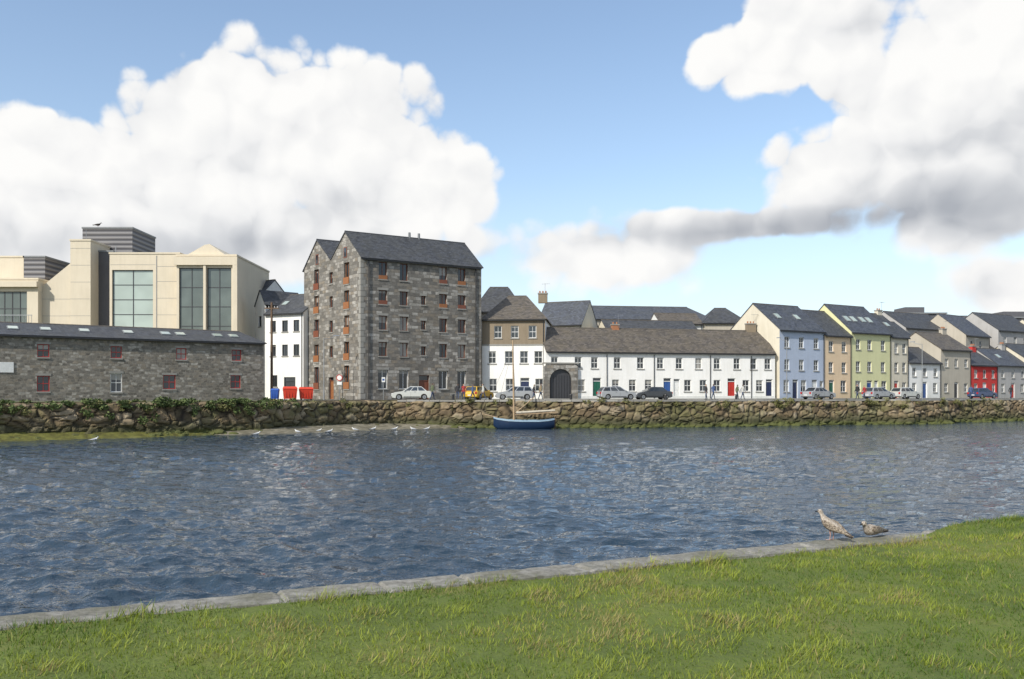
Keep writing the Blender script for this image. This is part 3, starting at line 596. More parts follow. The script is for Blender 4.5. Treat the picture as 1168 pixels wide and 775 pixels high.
for k in range(len(bankpts)-1):
    a,b_=bankpts[k],bankpts[k+1]; g.poly([(a[0],a[1]-.06,-.5),(a[0],a[1]-.06,1.88),(b_[0],b_[1]-.06,1.88),(b_[0],b_[1]-.06,-.5)],M_stone_old)
g.build('near_river_wall')
def grass():
    n=340000; X=np.random.uniform(-10,13,n); E=np.random.uniform(0,1,n)*8.7
    ovx=np.array([over(x) for x in X]); emin=.40-.38*ovx+.10*np.array([noise.noise(Vector((x*1.7,0,0)))+.7*noise.noise(Vector((x*5.7,0,0))) for x in X]); E=E+emin
    Y=8.63+.46*X-E; keep=(Y>2.2); X,Y,E,ovx,emin=X[keep],Y[keep],E[keep],ovx[keep],emin[keep]; n=len(X)
    V3=lambda x,y,s,z:noise.noise(Vector((x*s,y*s,z)))
    lf=np.array([V3(x,y,.55,4) for x,y in zip(X,Y)]); mf_=np.array([V3(x,y,2.2,9) for x,y in zip(X,Y)]); hf=np.array([V3(x,y,8.,2) for x,y in zip(X,Y)])
    Z=np.array([gh(x,y) for x,y in zip(X,Y)])-.005; D=E-emin
    H=np.random.uniform(.022,.050,n)*(1+.8*mf_+.9*hf)+np.where(D<.3,np.random.uniform(0,.045,n),0)*np.clip(.5+1.8*mf_,0,2); H=np.maximum(H,.012)
    a=np.random.uniform(0,2*np.pi,n); W=np.random.uniform(.003,.0065,n); lx=(np.random.normal(0,.55,n)+.8*mf_)*H; ly=(np.random.normal(0,.55,n)+.8*hf)*H
    ca,sa=np.cos(a)*W,np.sin(a)*W
    v=np.zeros((n,3,3),dtype=np.float32)
    v[:,0]=np.stack([X-ca,Y-sa,Z-.01],1); v[:,1]=np.stack([X+ca,Y+sa,Z-.01],1); v[:,2]=np.stack([X+lx,Y+ly,Z+H],1)
    me=bpy.data.meshes.new('lawn_grass'); me.vertices.add(n*3); me.vertices.foreach_set('co',v.ravel())
    me.loops.add(n*3); me.loops.foreach_set('vertex_index',np.arange(n*3,dtype=np.int32)); me.polygons.add(n); me.polygons.foreach_set('loop_start',np.arange(0,n*3,3,dtype=np.int32)); me.polygons.foreach_set('loop_total',np.full(n,3,dtype=np.int32))
    t=np.clip(.48+1.2*lf+1.0*mf_+.6*hf+np.random.normal(0,.2,n),0,1)[:,None]
    c=np.array([[.095,.185,.014]])*(1-t)+np.array([[.37,.43,.045]])*t
    dry=(np.random.random(n)<(.05+1.1*np.clip(lf+.7*mf_-.18,0,1)+.1*(D<.25)))[:,None]; c=np.where(dry,np.array([[.42,.35,.13]]),c)*np.random.uniform(.75,1.2,n)[:,None]
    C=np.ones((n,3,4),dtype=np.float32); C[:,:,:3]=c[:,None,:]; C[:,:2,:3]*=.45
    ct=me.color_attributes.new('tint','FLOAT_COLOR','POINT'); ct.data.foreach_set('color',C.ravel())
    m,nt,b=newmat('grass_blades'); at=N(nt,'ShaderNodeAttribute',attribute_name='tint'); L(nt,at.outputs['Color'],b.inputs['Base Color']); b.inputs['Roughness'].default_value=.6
    tr=N(nt,'ShaderNodeBsdfTranslucent'); L(nt,at.outputs['Color'],tr.inputs[0]); mx=N(nt,'ShaderNodeMixShader'); mx.inputs[0].default_value=.35; L(nt,b.outputs[0],mx.inputs[1]); L(nt,tr.outputs[0],mx.inputs[2]); L(nt,mx.outputs[0],nt.nodes['Material Output'].inputs[0])
    me.materials.append(m); me.update(calc_edges=True); me.validate(); o=bpy.data.objects.new('lawn_grass',me); COL.objects.link(o)
grass()
# ------------------------------------------------------------ cars
M_tyre=plain('tyre_rubber',(.02,.02,.02),.85); M_hub=plain('alloy_wheel',(.4,.4,.42),.3,.8); M_head=plain('headlamp',(.7,.7,.72),.1); M_tail=plain('tail_lamp',(.45,.02,.02),.2)
def carpaint(n_,c):
    m,nt,b=newmat(n_); L(nt,mixc(nt,noi(nt,pos(nt),3,3),c,tuple(x*.85 for x in c)),b.inputs['Base Color']); b.inputs['Roughness'].default_value=.25; b.inputs['Metallic'].default_value=.3; b.inputs['Coat Weight'].default_value=.6; return m
CP={'silver':carpaint('silver_paint',(.42,.43,.45)),'white':carpaint('white_paint',(.66,.66,.62)),'dark':carpaint('charcoal_paint',(.06,.065,.075)),'yellow':carpaint('yellow_paint',(.7,.42,.03)),'bluec':carpaint('blue_paint',(.05,.08,.18)),'red':carpaint('red_paint',(.4,.03,.03))}
def car(x,y,ang,paintk,kind='hatch',zz_=3.106,name='parked_car'):
    R=root(name,(x,y,zz_),ang); pm=CP[paintk]; g=MB()
    Lh=2.1
    prof=[(-Lh,.35),(-Lh+.02,.62),(-Lh+.08,.88),(-1.75,.95),(.95,.93),(1.75,.80),(2.05,.66),(Lh,.42),(2.0,.24)]
    if kind=='hatch': prof[3]=(-1.9,.96)
    def arch(cx): return [(cx+.36*math.cos(t),.30+.36*math.sin(t)) for t in np.linspace(-.15,math.pi+.15,10)]
    low=[(1.75,.2)]+arch(1.33)+arch(-1.30)+[(-1.85,.22)]
    pr=prof+low
    def sc_(p,k): return [((q[0])*k,.55+(q[1]-.55)*k) for q in p]
    ys=[(-.86,.965),(-.80,1.0),(.80,1.0),(.86,.965)]
    g.loft([[(q[0],yy,q[1]) for q in sc_(pr,k)] for yy,k in ys],pm)
    if kind=='sedan': cb=[(-1.55,.93),(-1.0,1.40),(.15,1.42),(.98,.91)]
    else: cb=[(-2.0,.93),(-1.62,1.42),(.15,1.47),(.98,.91)]
    def cab(yb,yt,sgn): return [(cb[0][0],sgn*yb,cb[0][1]),(cb[1][0],sgn*yt,cb[1][1]),(cb[2][0],sgn*yt,cb[2][1]),(cb[3][0],sgn*yb,cb[3][1])]
    A_,B_=cab(.78,.60,-1),cab(.78,.60,1); g.loft([A_,B_],pm)
    g.build('body',R)
    w=MB()
    def lerp(a,b_,t): return Vector(a)*(1-t)+Vector(b_)*t
    for s_,C in((-1,A_),(1,B_)):
        C=[Vector(c)+Vector((0,s_*.012,0)) for c in C]
        def sp_(u,v): return lerp(lerp(C[0],C[3],u),lerp(C[1],C[2],u),v)
        for u0,u1 in((.05,.34),(.38,.66),(.70,.94)):
            w.poly([sp_(u0,.1),sp_(u1,.1),sp_(u1,.86),sp_(u0,.86)],M_glass)
    for i,j in((0,1),(3,2)):
        o=Vector((-.012 if i==0 else .012,0,.01)); a0,a1=Vector(A_[i]),Vector(A_[j]); b0,b1=Vector(B_[i]),Vector(B_[j])
        def q(u,v): return lerp(lerp(a0,b0,u),lerp(a1,b1,u),v)+o
        w.poly([q(.07,.1),q(.93,.1),q(.93,.9),q(.07,.9)],M_glass)
    w.build('windows',R)
    w=MB()
    for cx in(1.33,-1.30):
        for s_ in(-1,1):
            w.cyl((cx,s_*.66,.31),(cx,s_*.84,.31),.31,.31,M_tyre,20); w.cyl((cx,s_*.80,.31),(cx,s_*.853,.31),.20,.19,M_hub,12); w.cyl((cx,s_*.845,.31),(cx,s_*.862,.31),.05,.05,M_black,8)
    w.box((0,0,.33),(3.6,1.3,.25),M_black); w.build('wheels',R)
    w=MB()
    for s_ in(-1,1):
        w.box((2.0,s_*.6,.64),(.18,.34,.13),M_head); w.box((-2.07,s_*.68,.75),(.1,.22,.22),M_tail); w.box((.75,s_*.9,.98),(.14,.16,.1),pm)
        w.box((-.35,s_*.862,.84),(.16,.03,.03),M_black); w.box((.1,s_*.855,.55),(.012,.02,.6),M_black); w.box((0,s_*.858,.33),(1.7,.03,.08),M_black)
    w.box((2.08,0,.4),(.06,1.0,.14),M_black); w.box((-2.1,0,.5),(.04,.5,.12),M_head); w.build('lamps_mirrors_trim',R)
al=math.atan2(6,28.45)
car(-10.4,91.2,math.pi+.08,'white','sedan'); car(-3.6,94.6,1.15,'yellow'); car(.3,94.3,.05+math.pi,'silver'); car(11.6,97.0,al,'silver'); car(15.6,97.6,al+math.pi,'dark','sedan')
car(36.4,104.2,.5,'silver','sedan'); car(45.4,108.6,.5,'silver'); car(50.2,111.8,.5,'white'); car(64,119.3,.5,'bluec')
# ------------------------------------------------------------ people
M_skin=plain('skin',(.5,.32,.24),.6); M_hair=plain('brown_hair',(.05,.03,.02),.8); M_jean=plain('denim',(.05,.07,.13),.9); M_shoe=plain('shoe_leather',(.03,.025,.02),.6)
CL=[plain('coat_cloth_%d'%i,c,.9) for i,c in enumerate([(.03,.03,.035),(.35,.04,.04),(.06,.1,.22),(.5,.5,.48),(.12,.14,.08),(.25,.2,.13)])]
def person(x,y,ang,ci,stride=.25,h=1.72,z=3.11,name='standing_person',bend=0):
    k=h/1.72
    J={ 'pel':(0,0,.95,.135),'wst':(.0,0,1.10,.125),'chs':(.02+bend*.1,0,1.30,.15),'nkb':(.02+bend*.15,0,1.45,.07),'nck':(.03+bend*.18,0,1.50,.055),'hd1':(.045+bend*.2,0,1.58,.085),'hd2':(.045+bend*.2,0,1.66,.088),'hd3':(.04+bend*.2,0,1.71,.06)}
    E=[('pel','wst'),('wst','chs'),('chs','nkb'),('nkb','nck'),('nck','hd1'),('hd1','hd2'),('hd2','hd3')]
    for s_,sg in(('L',1),('R',-1)):
        st=stride*sg
        J['hp'+s_]=(0,.09*sg,.90,.10); J['kn'+s_]=(st*.55+.03,.09*sg,.50,.062); J['an'+s_]=(st-.02,.09*sg,.09,.042); J['to'+s_]=(st+.15,.10*sg,.035,.035)
        J['sh'+s_]=(.02+bend*.1,.18*sg,1.40,.068); J['el'+s_]=(-st*.35-.02,.24*sg,1.12,.045); J['wr'+s_]=(-st*.6+.08,.23*sg,.88,.03); J['hn'+s_]=(-st*.6+.10,.225*sg,.80,.034)
        E+=[('pel','hp'+s_),('hp'+s_,'kn'+s_),('kn'+s_,'an'+s_),('an'+s_,'to'+s_),('nkb','sh'+s_),('sh'+s_,'el'+s_),('el'+s_,'wr'+s_),('wr'+s_,'hn'+s_)]
    keys=list(J); me=bpy.data.meshes.new('b'); me.from_pydata([tuple(c*k for c in J[q][:3]) for q in keys],[(keys.index(a),keys.index(b_)) for a,b_ in E],[])
    o=bpy.data.objects.new('tmp',me); COL.objects.link(o); o.modifiers.new('s','SKIN'); sv=me.skin_vertices[0].data
    for i,q in enumerate(keys): sv[i].radius=(J[q][3]*k*(1.0 if q!='chs' else .85),J[q][3]*k*(1.0 if q!='chs' else 1.15)); sv[i].use_root=(q=='pel')
    o.modifiers.new('d','SUBSURF').levels=1
    dg=bpy.context.evaluated_depsgraph_get(); nm=bpy.data.meshes.new_from_object(o.evaluated_get(dg)); bpy.data.objects.remove(o)
    nm.materials.clear()
    for mt in (M_jean,CL[ci],M_skin,M_hair,M_shoe): nm.materials.append(mt)
    for f in nm.polygons:
        c=f.center/k; f.use_smooth=True
        if c.z>1.49: f.material_index=3 if (c.z>1.66 or c.x<.02+bend*.2) else 2
        elif c.z<.11: f.material_index=4
        elif abs(c.y)>.16 and c.z<.87 : f.material_index=2
        elif c.z<.86: f.material_index=0
        else: f.material_index=1
    R=root(name,(x,y,z),ang); ob=bpy.data.objects.new('body',nm); COL.objects.link(ob); ob.parent=R
    g=MB(); hx=.13+.045+bend*.2-.045
    g.loft([[(hx-.005,-.016,1.57*k),(hx-.005,.016,1.57*k),(hx-.01,.008,1.63*k)],[(hx+.025,-.01,1.575*k),(hx+.025,.01,1.575*k),(hx-.005,.004,1.63*k)]],M_skin)
    for sg in(-1,1): g.box((hx-.008,sg*.032,1.625*k),(.02,.025,.012),M_black); g.box((.04+bend*.2,sg*.088,1.61*k),(.03,.02,.055),M_skin)
    g.box((hx-.006,0,1.545*k),(.018,.045,.010),M_redd); g.build('face',R)
    g=MB()
    for sg in(-1,1):
        st=stride*sg; bx,by,bz=(-st*.6+.10)*k,.225*sg*k,.785*k
        for i in range(4): g.cyl((bx-.027+i*.018,by,bz),(bx-.02+i*.018,by-.012*sg,bz-.075-.01*(i in(1,2))),.009,.006,M_skin,6)
        g.cyl((bx+.03,by,bz+.03),(bx+.055,by-.01*sg,bz-.03),.010,.007,M_skin,6)
    g.build('fingers',R)
for a_ in [(-5.6,90.6,1.6,0,.2),(-5.0,90.9,-1.5,1,.05),(-4.1,91.0,0,2,.28),(-3.0,91.6,3.0,3,.3),(-8.2,90.2,.4,4,.25),(2.3,92.2,.2,0,.22),(3.0,92.1,.2,5,.25),(21.5,97.0,3.2,0,.1),(22.3,97.2,.3,2,.26),(25.4,98.9,.2,4,.2),(26.1,99.2,.3,3,.28),(40.0,101.5,3.4,0,.25),(41.0,102.0,3.4,1,.25),(57.3,109.5,.4,2,.2),(66,116,.4,0,.2)]:
    person(a_[0],a_[1],a_[2],a_[3],a_[4],random.uniform(1.62,1.82),name='walking_person' if a_[4]>.15 else 'standing_person')
# ------------------------------------------------------------ street furniture
R=root('telegraph_pole',(-25.0,91.2,3.05)); g=MB(); g.cyl((0,0,0),(0,0,10.2),.15,.10,M_wood,10); g.box((0,0,9.6),(1.5,.1,.12),M_wood); 
for i in(-.6,-.3,.3,.6): g.cyl((i,0,9.66),(i,0,9.82),.04,.03,M_fw,6)
g.build('pole_and_crossarm',R)
def lamp(x,y,h,ang):
    R=root('street_lamp',(x,y,3.1),ang); g=MB(); g.cyl((0,0,0),(0,0,1.0),.09,.08,M_steel,10); g.cyl((0,0,1),(0,0,h),.06,.04,M_steel,8)
    pr=None
    for t in np.linspace(0,1,6):
        q=(1.1*math.sin(t*1.57),0,h+.35*(1-math.cos(t*1.57)) ); 
        if pr: g.cyl(pr,q,.035,.035,M_steel,6)
        pr=q
    g.loft([[(1.0,-.08,h+.30),(1.0,.08,h+.30),(1.0,.06,h+.42),(1.0,-.06,h+.42)],[(1.65,-.1,h+.33),(1.65,.1,h+.33),(1.6,.05,h+.42),(1.6,-.05,h+.42)]],M_steel); g.build('column_and_lantern',R)
lamp(52.4,112,7.0,2.2); lamp(-20.0,93.2,6.5,.3); lamp(31.5,100.5,6.8,2.0); lamp(75,125,7,2.2)
R=root('road_sign',(-18.2,92.5,3.1),-.1); g=MB(); g.cyl((0,0,0),(0,0,2.7),.035,.035,M_steel,8); g.cyl((0,-.04,2.35),(0,-.055,2.35),.34,.34,M_redd,20); g.cyl((0,-.056,2.35),(0,-.06,2.35),.25,.25,M_fw,20); g.box((0,-.05,1.75),(.5,.02,.3),M_fw); g.build('post_and_disc',R)
R=root('road_sign',(-13.2,90.0,3.1),.1); g=MB(); g.cyl((0,0,0),(0,0,2.3),.03,.03,M_steel,8); g.box((0,-.05,2.1),(.35,.02,.5),M_fw); g.box((0,-.062,2.1),(.22,.004,.2),M_blued); g.build('post_and_plate',R)
M_redp=plain('red_plastic',(.62,.05,.02),.5); M_bluep=plain('blue_plastic',(.03,.1,.4),.5)
def bin_(name,x,y,w,d,h,mat,ang=0):
    R=root(name,(x,y,3.1),ang); g=MB(); a,b_=w/2,d/2
    g.hexa([(-a*.88,-b_*.8,.15),(a*.88,-b_*.8,.15),(a*.88,b_*.8,.15),(-a*.88,b_*.8,.15),(-a,-b_,h*.85),(a,-b_,h*.85),(a,b_,h*.85),(-a,b_,h*.85)],mat)
    g.hexa([(-a-.04,-b_-.04,h*.85+.002),(a+.04,-b_-.04,h*.85+.002),(a+.04,b_+.04,h*.85+.002),(-a-.04,b_+.04,h*.85+.002),(-a*.9,-b_*.5,h),(a*.9,-b_*.5,h),(a*.9,b_,h+.03),(-a*.9,b_,h+.03)],mat)
    for sx in(-1,1):
        for sy in(-1,1): g.cyl((sx*a*.75-.03,sy*b_*.7,.09),(sx*a*.75+.03,sy*b_*.7,.09),.09,.09,M_tyre,10)
    for i in np.linspace(-a*.6,a*.6,4): g.box((i,-b_*.93,h*.5),(.04,.06,h*.5),mat)
    g.cyl((-a-.08,-b_*.5,h*.75),(a+.08,-b_*.5,h*.75),.02,.02,M_black,6)
    g.build('bin_body_lid_wheels',R)
bin_('red_waste_container',-21.9,86.5,1.35,1.0,1.35,M_redp,.3); bin_('red_waste_container',-20.5,87.3,1.3,1.0,1.3,M_redp,.35); bin_('blue_wheelie_bin',-23.3,86.2,.75,.75,1.15,M_bluep,.1)
g=MB();R=root('quay_bollard',(6,89.2,3.1)); g.cyl((0,0,0),(0,0,.5),.14,.12,M_black,12); g.cyl((0,0,.5),(0,0,.62),.19,.15,M_black,12); ob=g.build('bollard_body',R)
for (x,y) in((-6,89.3),(16,91.2),(24,93.8),(34,97.4)):
    R2=root('quay_bollard',(x,y,3.1)); o2=ob.copy(); COL.objects.link(o2); o2.parent=R2
def gullmat(nm,c1,c2,sc_=40):
    m,nt,b=newmat(nm); tc=N(nt,'ShaderNodeTexCoord').outputs['Object']; n=noi(nt,mapping(nt,tc,(1,1.6,1.6)),sc_,3,.6); L(nt,ramp(nt,n,[(.42,c1),(.56,c2)]),b.inputs['Base Color']); b.inputs['Roughness'].default_value=.8; bump(nt,b,n,.4,.005); return m
M_g1=gullmat('juvenile_gull_body',(.19,.15,.11),(.42,.37,.31)); M_g2=gullmat('juvenile_gull_wing',(.07,.05,.035),(.30,.25,.19),42); M_gp=plain('gull_legs',(.42,.26,.22),.6); M_gw=plain('gull_white',(.78,.78,.76),.8); M_gg=plain('gull_grey',(.35,.37,.40),.8); M_gt=plain('gull_tail',(.04,.03,.025),.8)
def gull(x,y,z,ang,s,bm_,wm,sit=False,name='gull',float_=False,tilt=0):
    R=root(name,(x,y,z),ang); R.scale=(s,s,s); dz=0 if not (sit or float_) else -.105
    if float_: dz=-.15
    rs=[(-.30,.165,.015,.007),(-.22,.172,.036,.016),(-.15,.185,.056,.042),(-.05,.195,.08,.07),(.04,.205,.088,.08),(.10,.228,.072,.07),(.14,.265,.048,.05),(.157,.30,.038,.040),(.170,.328,.041,.038),(.195,.335,.035,.031),(.222,.330,.016,.016)]
    if sit: rs=[(a,b_ if a<.1 else b_-.03,c,d) for a,b_,c,d in rs]
    tl=lambda x_,z_:(x_*(1-.12*tilt),z_+x_*tilt)
    g=MB(); rings=[]
    for (cx,cz,ry,rz) in rs:
        cx,cz=tl(cx,cz); rings.append([(cx,ry*math.cos(t),cz+dz+rz*math.sin(t)) for t in np.linspace(0,2*math.pi,15)[:-1]])
    g.loft(rings,bm_); g.build('body',R,True)
    hxx,hz=tl(.195,rs[-2][1]); hz+=dz
    g=MB()
    for sg in(-1,1):
        rg=[]
        for (cx,cy,cz,ry,rz) in((.10,.068,.225,.012,.02),(.05,.082,.218,.016,.05),(-.05,.079,.207,.016,.055),(-.15,.056,.193,.014,.038),(-.24,.028,.180,.010,.018),(-.36,.008,.170,.004,.006)):
            cx,cz=tl(cx,cz); rg.append([(cx,sg*cy+ry*math.cos(t),cz+dz+rz*math.sin(t)) for t in np.linspace(0,2*math.pi,11)[:-1]])
        g.loft(rg,wm)
    g.build('folded_wings',R,True)
    g=MB(); t0=tl(-.24,.168);t1=tl(-.345,.16); g.cyl((t0[0],0,t0[1]+dz),(t1[0],0,t1[1]+dz),.03,.022,M_gt,6)
    g.cyl((hxx+.02,0,hz-.004),(hxx+.067,0,hz-.010),.012,.009,M_black,8); g.cyl((hxx+.067,0,hz-.010),(hxx+.08,0,hz-.022),.009,.003,M_black,8)
    for sg in(-1,1): g.cyl((hxx-.003,sg*.028,hz+.01),(hxx-.003,sg*.036,hz+.01),.006,.005,M_black,6)
    g.build('bill_eyes_tail',R)
    if not(sit or float_):
        g=MB()
        for sg in(-1,1):
            g.cyl((.0,sg*.035,.155),(-.015,sg*.036,.075),.013,.007,M_gp,6); g.cyl((-.015,sg*.036,.075),(.0,sg*.036,.006),.006,.006,M_gp,6)
            g.poly([(-.01,sg*.036,.008),(.055,sg*.036-.025,.003),(.062,sg*.036,.003),(.055,sg*.036+.025,.003)],M_gp); g.cyl((-.01,sg*.036,.006),(.06,sg*.036,.004),.004,.003,M_gp,5)
        g.build('legs_and_feet',R)
gull(3.74,10.27,1.992,math.pi-1.0,.85,M_g1,M_g2,name='juvenile_gull',tilt=.22)
gull(4.33,10.54,1.992,math.pi+.55,.84,M_g1,M_g2,sit=True,name='juvenile_gull')
for (x,y,an) in((-21.0,72.2,.3),(-18.6,76.0,2.8),(-17.2,78.0,.2),(-14.5,80.8,3.0),(-13,82.2,.5),(-11,82.6,.1),(-9.3,82.2,2.9),(-8,82.6,.1),(-16,77,.5),(-30,63,.2)): gull(x,y,WATER+.05,an,1.25,M_gw,M_gg,float_=True,name='swimming_gull')
gull(-51.7,109.5,24.52,.3,1.8,M_gt,M_gt,name='roof_crow')
# ------------------------------------------------------------ boat
M_hull=plain('blue_hull_paint',(.010,.028,.07),.35); M_strake=plain('pale_strake',(.30,.42,.52),.4); M_spar=plain('varnished_spar',(.42,.30,.18),.5); M_sail=plain('furled_canvas',(.5,.45,.36),.9); M_rope=plain('rigging_rope',(.08,.07,.06),.9)
R=root('wooden_sailing_boat',(1.2,85.3,WATER),.03); g=MB()
st=[(-3.0,.05,1.12,.25),(-2.6,.45,1.0,-.05),(-1.6,.85,.86,-.2),(-.2,1.02,.80,-.25),(1.4,.98,.80,-.2),(2.4,.82,.88,-.1),(2.9,.62,.98,.1)]
def sec(x,hb,zs,zk,n=7):
    r=[]
    for i in range(-n,n+1):
        t=i/n; r.append((x,hb*math.copysign(abs(math.sin(abs(t)*math.pi/2))**.65,t),zk+(zs-zk)*(abs(t)**2.2)))
    return r
g.loft([sec(*s_) for s_ in st],M_hull,caps=False,closed=False); g.poly(sec(*st[-1]),M_hull); g.build('hull',R,True)
g=MB()
for sg in(-1,1):
    for k in range(len(st)-1):
        a,b_=st[k],st[k+1]; g.hexa([(a[0],sg*(a[1]+.03),a[2]-.1),(b_[0],sg*(b_[1]+.03),b_[2]-.1),(b_[0],sg*(b_[1]-.04),b_[2]-.1),(a[0],sg*(a[1]-.04),a[2]-.1),(a[0],sg*(a[1]+.03),a[2]+.05),(b_[0],sg*(b_[1]+.03),b_[2]+.05),(b_[0],sg*(b_[1]-.04),b_[2]+.05),(a[0],sg*(a[1]-.04),a[2]+.05)],M_strake)
g.poly([(s_[0],s_[1]*.93,s_[2]-.22) for s_ in st]+[(s_[0],-s_[1]*.93,s_[2]-.22) for s_ in reversed(st)],M_wood)
for x in(-1,.4,1.7): g.box((x,0,.72),(.25,1.75,.05),M_wood)
g.box((3.0,0,.45),(.12,.05,1.1),M_wood); g.build('gunwale_and_thwarts',R)
g=MB(); mx=-1.0; g.cyl((mx,0,.1),(mx-.12,0,8.6),.10,.06,M_spar,10); g.cyl((mx+.1,0,1.35),(3.3,.1,1.6),.05,.04,M_spar,8); g.cyl((mx+.2,0,1.55),(3.0,.1,1.78),.13,.09,M_sail,8); g.cyl((mx+.1,.05,1.5),(1.0,.1,3.1),.045,.035,M_spar,8); g.cyl((-2.6,0,1.1),(-4.1,0,1.45),.05,.035,M_spar,8)
for q in((-4.0,0,1.43),(-2.9,0,1.1),(mx+.2,.95,.85),(mx+.2,-.95,.85)): g.cyl((mx-.11,0,7.9),q,.014,.014,M_rope,4)
g.cyl((-2.9,.0,1.1),(-6.5,3.4,2.85),.018,.018,M_rope,4); g.cyl((2.9,.2,1.0),(5.0,3.4,2.85),.018,.018,M_rope,4); g.build('mast_spars_rigging',R)
# ------------------------------------------------------------ light & sky
EL=math.radians(38); sx,sy=-.66,-.75
sd_=Vector((sx*math.cos(EL),sy*math.cos(EL),math.sin(EL))).normalized()
ld=bpy.data.lights.new('sun','SUN'); ld.energy=4.7; ld.angle=math.radians(.5); ld.color=(1,.95,.86); lo=bpy.data.objects.new('sun',ld); COL.objects.link(lo); lo.rotation_euler=(-sd_).to_track_quat('-Z','Y').to_euler(); lo.location=(0,0,60)
w=bpy.data.worlds.new('World'); sc.world=w; w.use_nodes=True; nt=w.node_tree; nt.nodes.clear()
try: w.cycles.sampling_method='MANUAL'; w.cycles.sample_map_resolution=256
except Exception: pass
out=N(nt,'ShaderNodeOutputWorld'); bg=N(nt,'ShaderNodeBackground'); bg.inputs[1].default_value=.1; L(nt,bg.outputs[0],out.inputs[0])
sk=N(nt,'ShaderNodeTexSky',sky_type='NISHITA'); sk.sun_disc=False; sk.sun_elevation=EL; sk.sun_rotation=math.atan2(sx,sy); sk.air_density=1.0; sk.dust_density=.5; sk.ozone_density=1.6
tc=N(nt,'ShaderNodeTexCoord').outputs['Generated']; vn=N(nt,'ShaderNodeVectorMath',operation='NORMALIZE'); L(nt,tc,vn.inputs[0]); D=vn.outputs[0]
blobs=[(-.44,.215,.19,.095),(-.304,.275,.16,.105),(-.17,.265,.14,.095),(-.07,.225,.10,.07),(-.50,.186,.18,.08),(-.25,.165,.32,.065),(.04,.160,.22,.055),(.46,.285,.18,.125),(.33,.365,.14,.055),(.52,.35,.2,.12),(.38,.235,.17,.065),(.24,.184,.20,.026),(.53,.105,.07,.04),(.48,.19,.15,.05),(-.66,.22,.2,.13),(.66,.25,.15,.15)]
greys=[(-.30,.165,.20,.05,.55),(-.45,.15,.16,.04,.5),(.42,.185,.22,.05,1.0),(.50,.25,.14,.06,.45),(.23,.178,.19,.03,.8),(.05,.15,.1,.025,.3),(-.18,.21,.10,.035,.25)]
s=N(nt,'ShaderNodeSeparateXYZ'); L(nt,D,s.inputs[0]); az=mth(nt,'ARCTAN2',s.outputs[0],s.outputs[1]); el=mth(nt,'ARCSINE',s.outputs[2])
cb=N(nt,'ShaderNodeCombineXYZ'); L(nt,az,cb.inputs[0]); L(nt,el,cb.inputs[1]); C0=cb.outputs[0]
def blob(cv,a,e,rx,ry):
    v=N(nt,'ShaderNodeVectorMath',operation='MULTIPLY_ADD'); L(nt,cv,v.inputs[0]); v.inputs[1].default_value=(1/rx,1/ry,0); v.inputs[2].default_value=(-a/rx,-e/ry,0)
    v3=N(nt,'ShaderNodeVectorMath',operation='LENGTH'); L(nt,v.outputs[0],v3.inputs[0]); return mth(nt,'SUBTRACT',1,v3.outputs['Value'])
F=None
for q in blobs:
    f=blob(C0,*q); F=f if F is None else mth(nt,'SMOOTH_MAX',F,f,.25)
low=noi(nt,mapping(nt,D,(1,1,2.2)),2.3,2,.5)
inx=mth(nt,'SUBTRACT',1,mth(nt,'MAXIMUM',mth(nt,'DIVIDE',mth(nt,'ABSOLUTE',az),.72),mth(nt,'DIVIDE',mth(nt,'ABSOLUTE',mth(nt,'SUBTRACT',el,.15)),.33)))
k=N(nt,'ShaderNodeClamp'); L(nt,mth(nt,'MULTIPLY',inx,6),k.inputs[0])
gen=mth(nt,'SUBTRACT',mth(nt,'MULTIPLY',mth(nt,'SUBTRACT',low,.49),4),mth(nt,'MULTIPLY',k.outputs[0],3))
F=mth(nt,'MAXIMUM',F,gen); F=mth(nt,'MINIMUM',F,.7); F=mth(nt,'MAXIMUM',F,-1.2)
nzw=N(nt,'ShaderNodeTexNoise'); nzw.inputs['Scale'].default_value=14; nzw.inputs['Detail'].default_value=2; L(nt,D,nzw.inputs['Vector'])
wsc=N(nt,'ShaderNodeVectorMath',operation='SCALE'); L(nt,nzw.outputs['Color'],wsc.inputs[0]); wsc.inputs['Scale'].default_value=.05
def vadd(a_,b_):
    v=N(nt,'ShaderNodeVectorMath',operation='ADD'); L(nt,a_,v.inputs[0])
    if isinstance(b_,tuple): v.inputs[1].default_value=b_
    else: L(nt,b_,v.inputs[1])
    return v.outputs[0]
def vor(vec,scale):   # rounded billow: squared distance keeps puffs domed without the costly smooth variant
    v=N(nt,'ShaderNodeTexVoronoi',feature='F1'); v.inputs['Scale'].default_value=scale; L(nt,vec,v.inputs['Vector']); d=v.outputs['Distance']; return mth(nt,'SUBTRACT',.26,mth(nt,'MULTIPLY',mth(nt,'MULTIPLY',d,d),1.1))
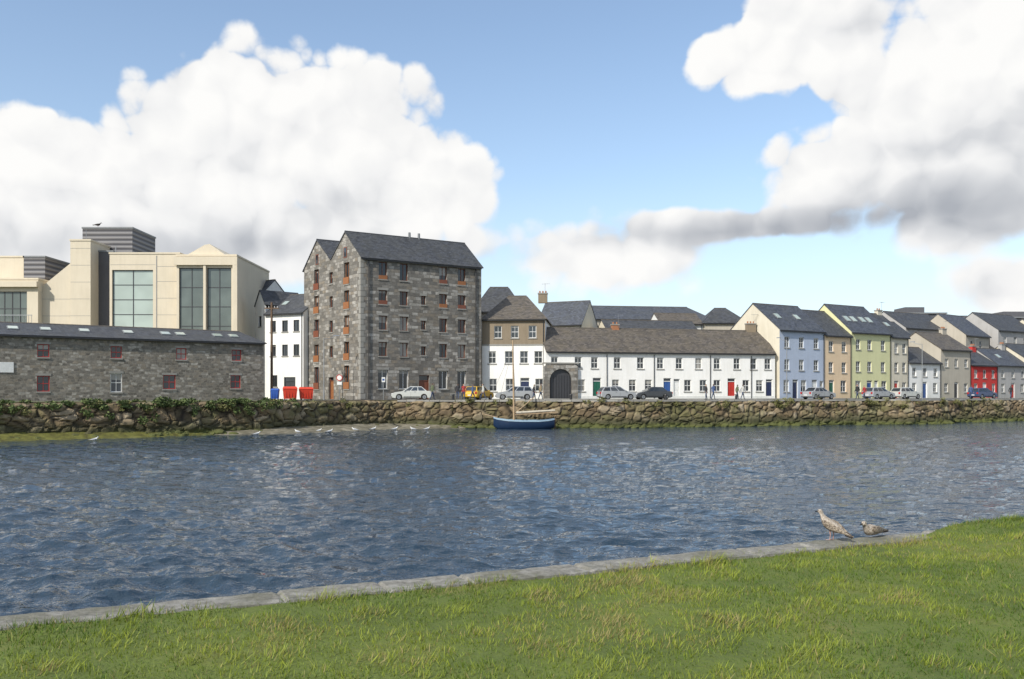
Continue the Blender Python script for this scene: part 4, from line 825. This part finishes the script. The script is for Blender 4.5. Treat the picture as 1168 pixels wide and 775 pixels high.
def tex(vec,fine):
    wv=vadd(vec,wsc.outputs[0]); nb=noi(nt,vec,5.5,6 if fine else 4,.56)
    t=mth(nt,'ADD',mth(nt,'MULTIPLY',mth(nt,'SUBTRACT',nb,.5),1.5),mth(nt,'ADD',mth(nt,'MULTIPLY',vor(wv,13),.55),mth(nt,'MULTIPLY',vor(wv,31),.28)))
    return t,nb
T0,nb=tex(D,True); T1,_=tex(vadd(D,(-.012,0,.022)),False)
d1=mth(nt,'ADD',F,T0)
soft=N(nt,'ShaderNodeMapRange'); L(nt,el,soft.inputs[0]); soft.inputs[1].default_value=.14; soft.inputs[2].default_value=.27; soft.inputs[3].default_value=.42; soft.inputs[4].default_value=.16
alpha=N(nt,'ShaderNodeMapRange',interpolation_type='SMOOTHSTEP'); L(nt,d1,alpha.inputs[0]); alpha.inputs[1].default_value=0.; L(nt,soft.outputs[0],alpha.inputs[2]); alpha=alpha.outputs[0]
lit=mth(nt,'MULTIPLY',mth(nt,'SUBTRACT',T0,T1),.8)
G=None
for q in greys:
    f=mth(nt,'MULTIPLY',mth(nt,'MAXIMUM',blob(C0,*q[:4]),0),q[4]); G=f if G is None else mth(nt,'ADD',G,f)
G=mth(nt,'MULTIPLY',G,mth(nt,'ADD',.2,mth(nt,'MULTIPLY',nb,1.7)))
genshade=mth(nt,'MULTIPLY',mth(nt,'MAXIMUM',gen,0),.3)
dark=mth(nt,'ADD',mth(nt,'ADD',mth(nt,'SUBTRACT',.13,lit),mth(nt,'MULTIPLY',G,.85)),genshade)
shade=ramp(nt,dark,[(0.0,(9.9,9.85,9.7)),(.28,(8.9,8.92,8.95)),(.55,(6.9,7.05,7.3)),(1.0,(4.3,4.55,5.0))])
hz=ramp(nt,el,[(0.,.80),(.12,.42),(.24,.14),(.40,.08)])
skc=mixc(nt,1.0,sk.outputs[0],(1.95,1.95,1.9),'MULTIPLY')
skc=mixc(nt,hz,skc,(7.1,7.8,8.8))
L(nt,mixc(nt,alpha,skc,shade),bg.inputs[0])
# ------------------------------------------------------------ camera
cd=bpy.data.cameras.new('camera'); cd.sensor_width=36; cd.lens=30.82; cd.shift_y=.0535; cd.clip_end=9000; cd.clip_start=.1
co=bpy.data.objects.new('camera',cd); co.location=(0,0,EYE); co.rotation_euler=(math.radians(90),0,0); COL.objects.link(co); sc.camera=co
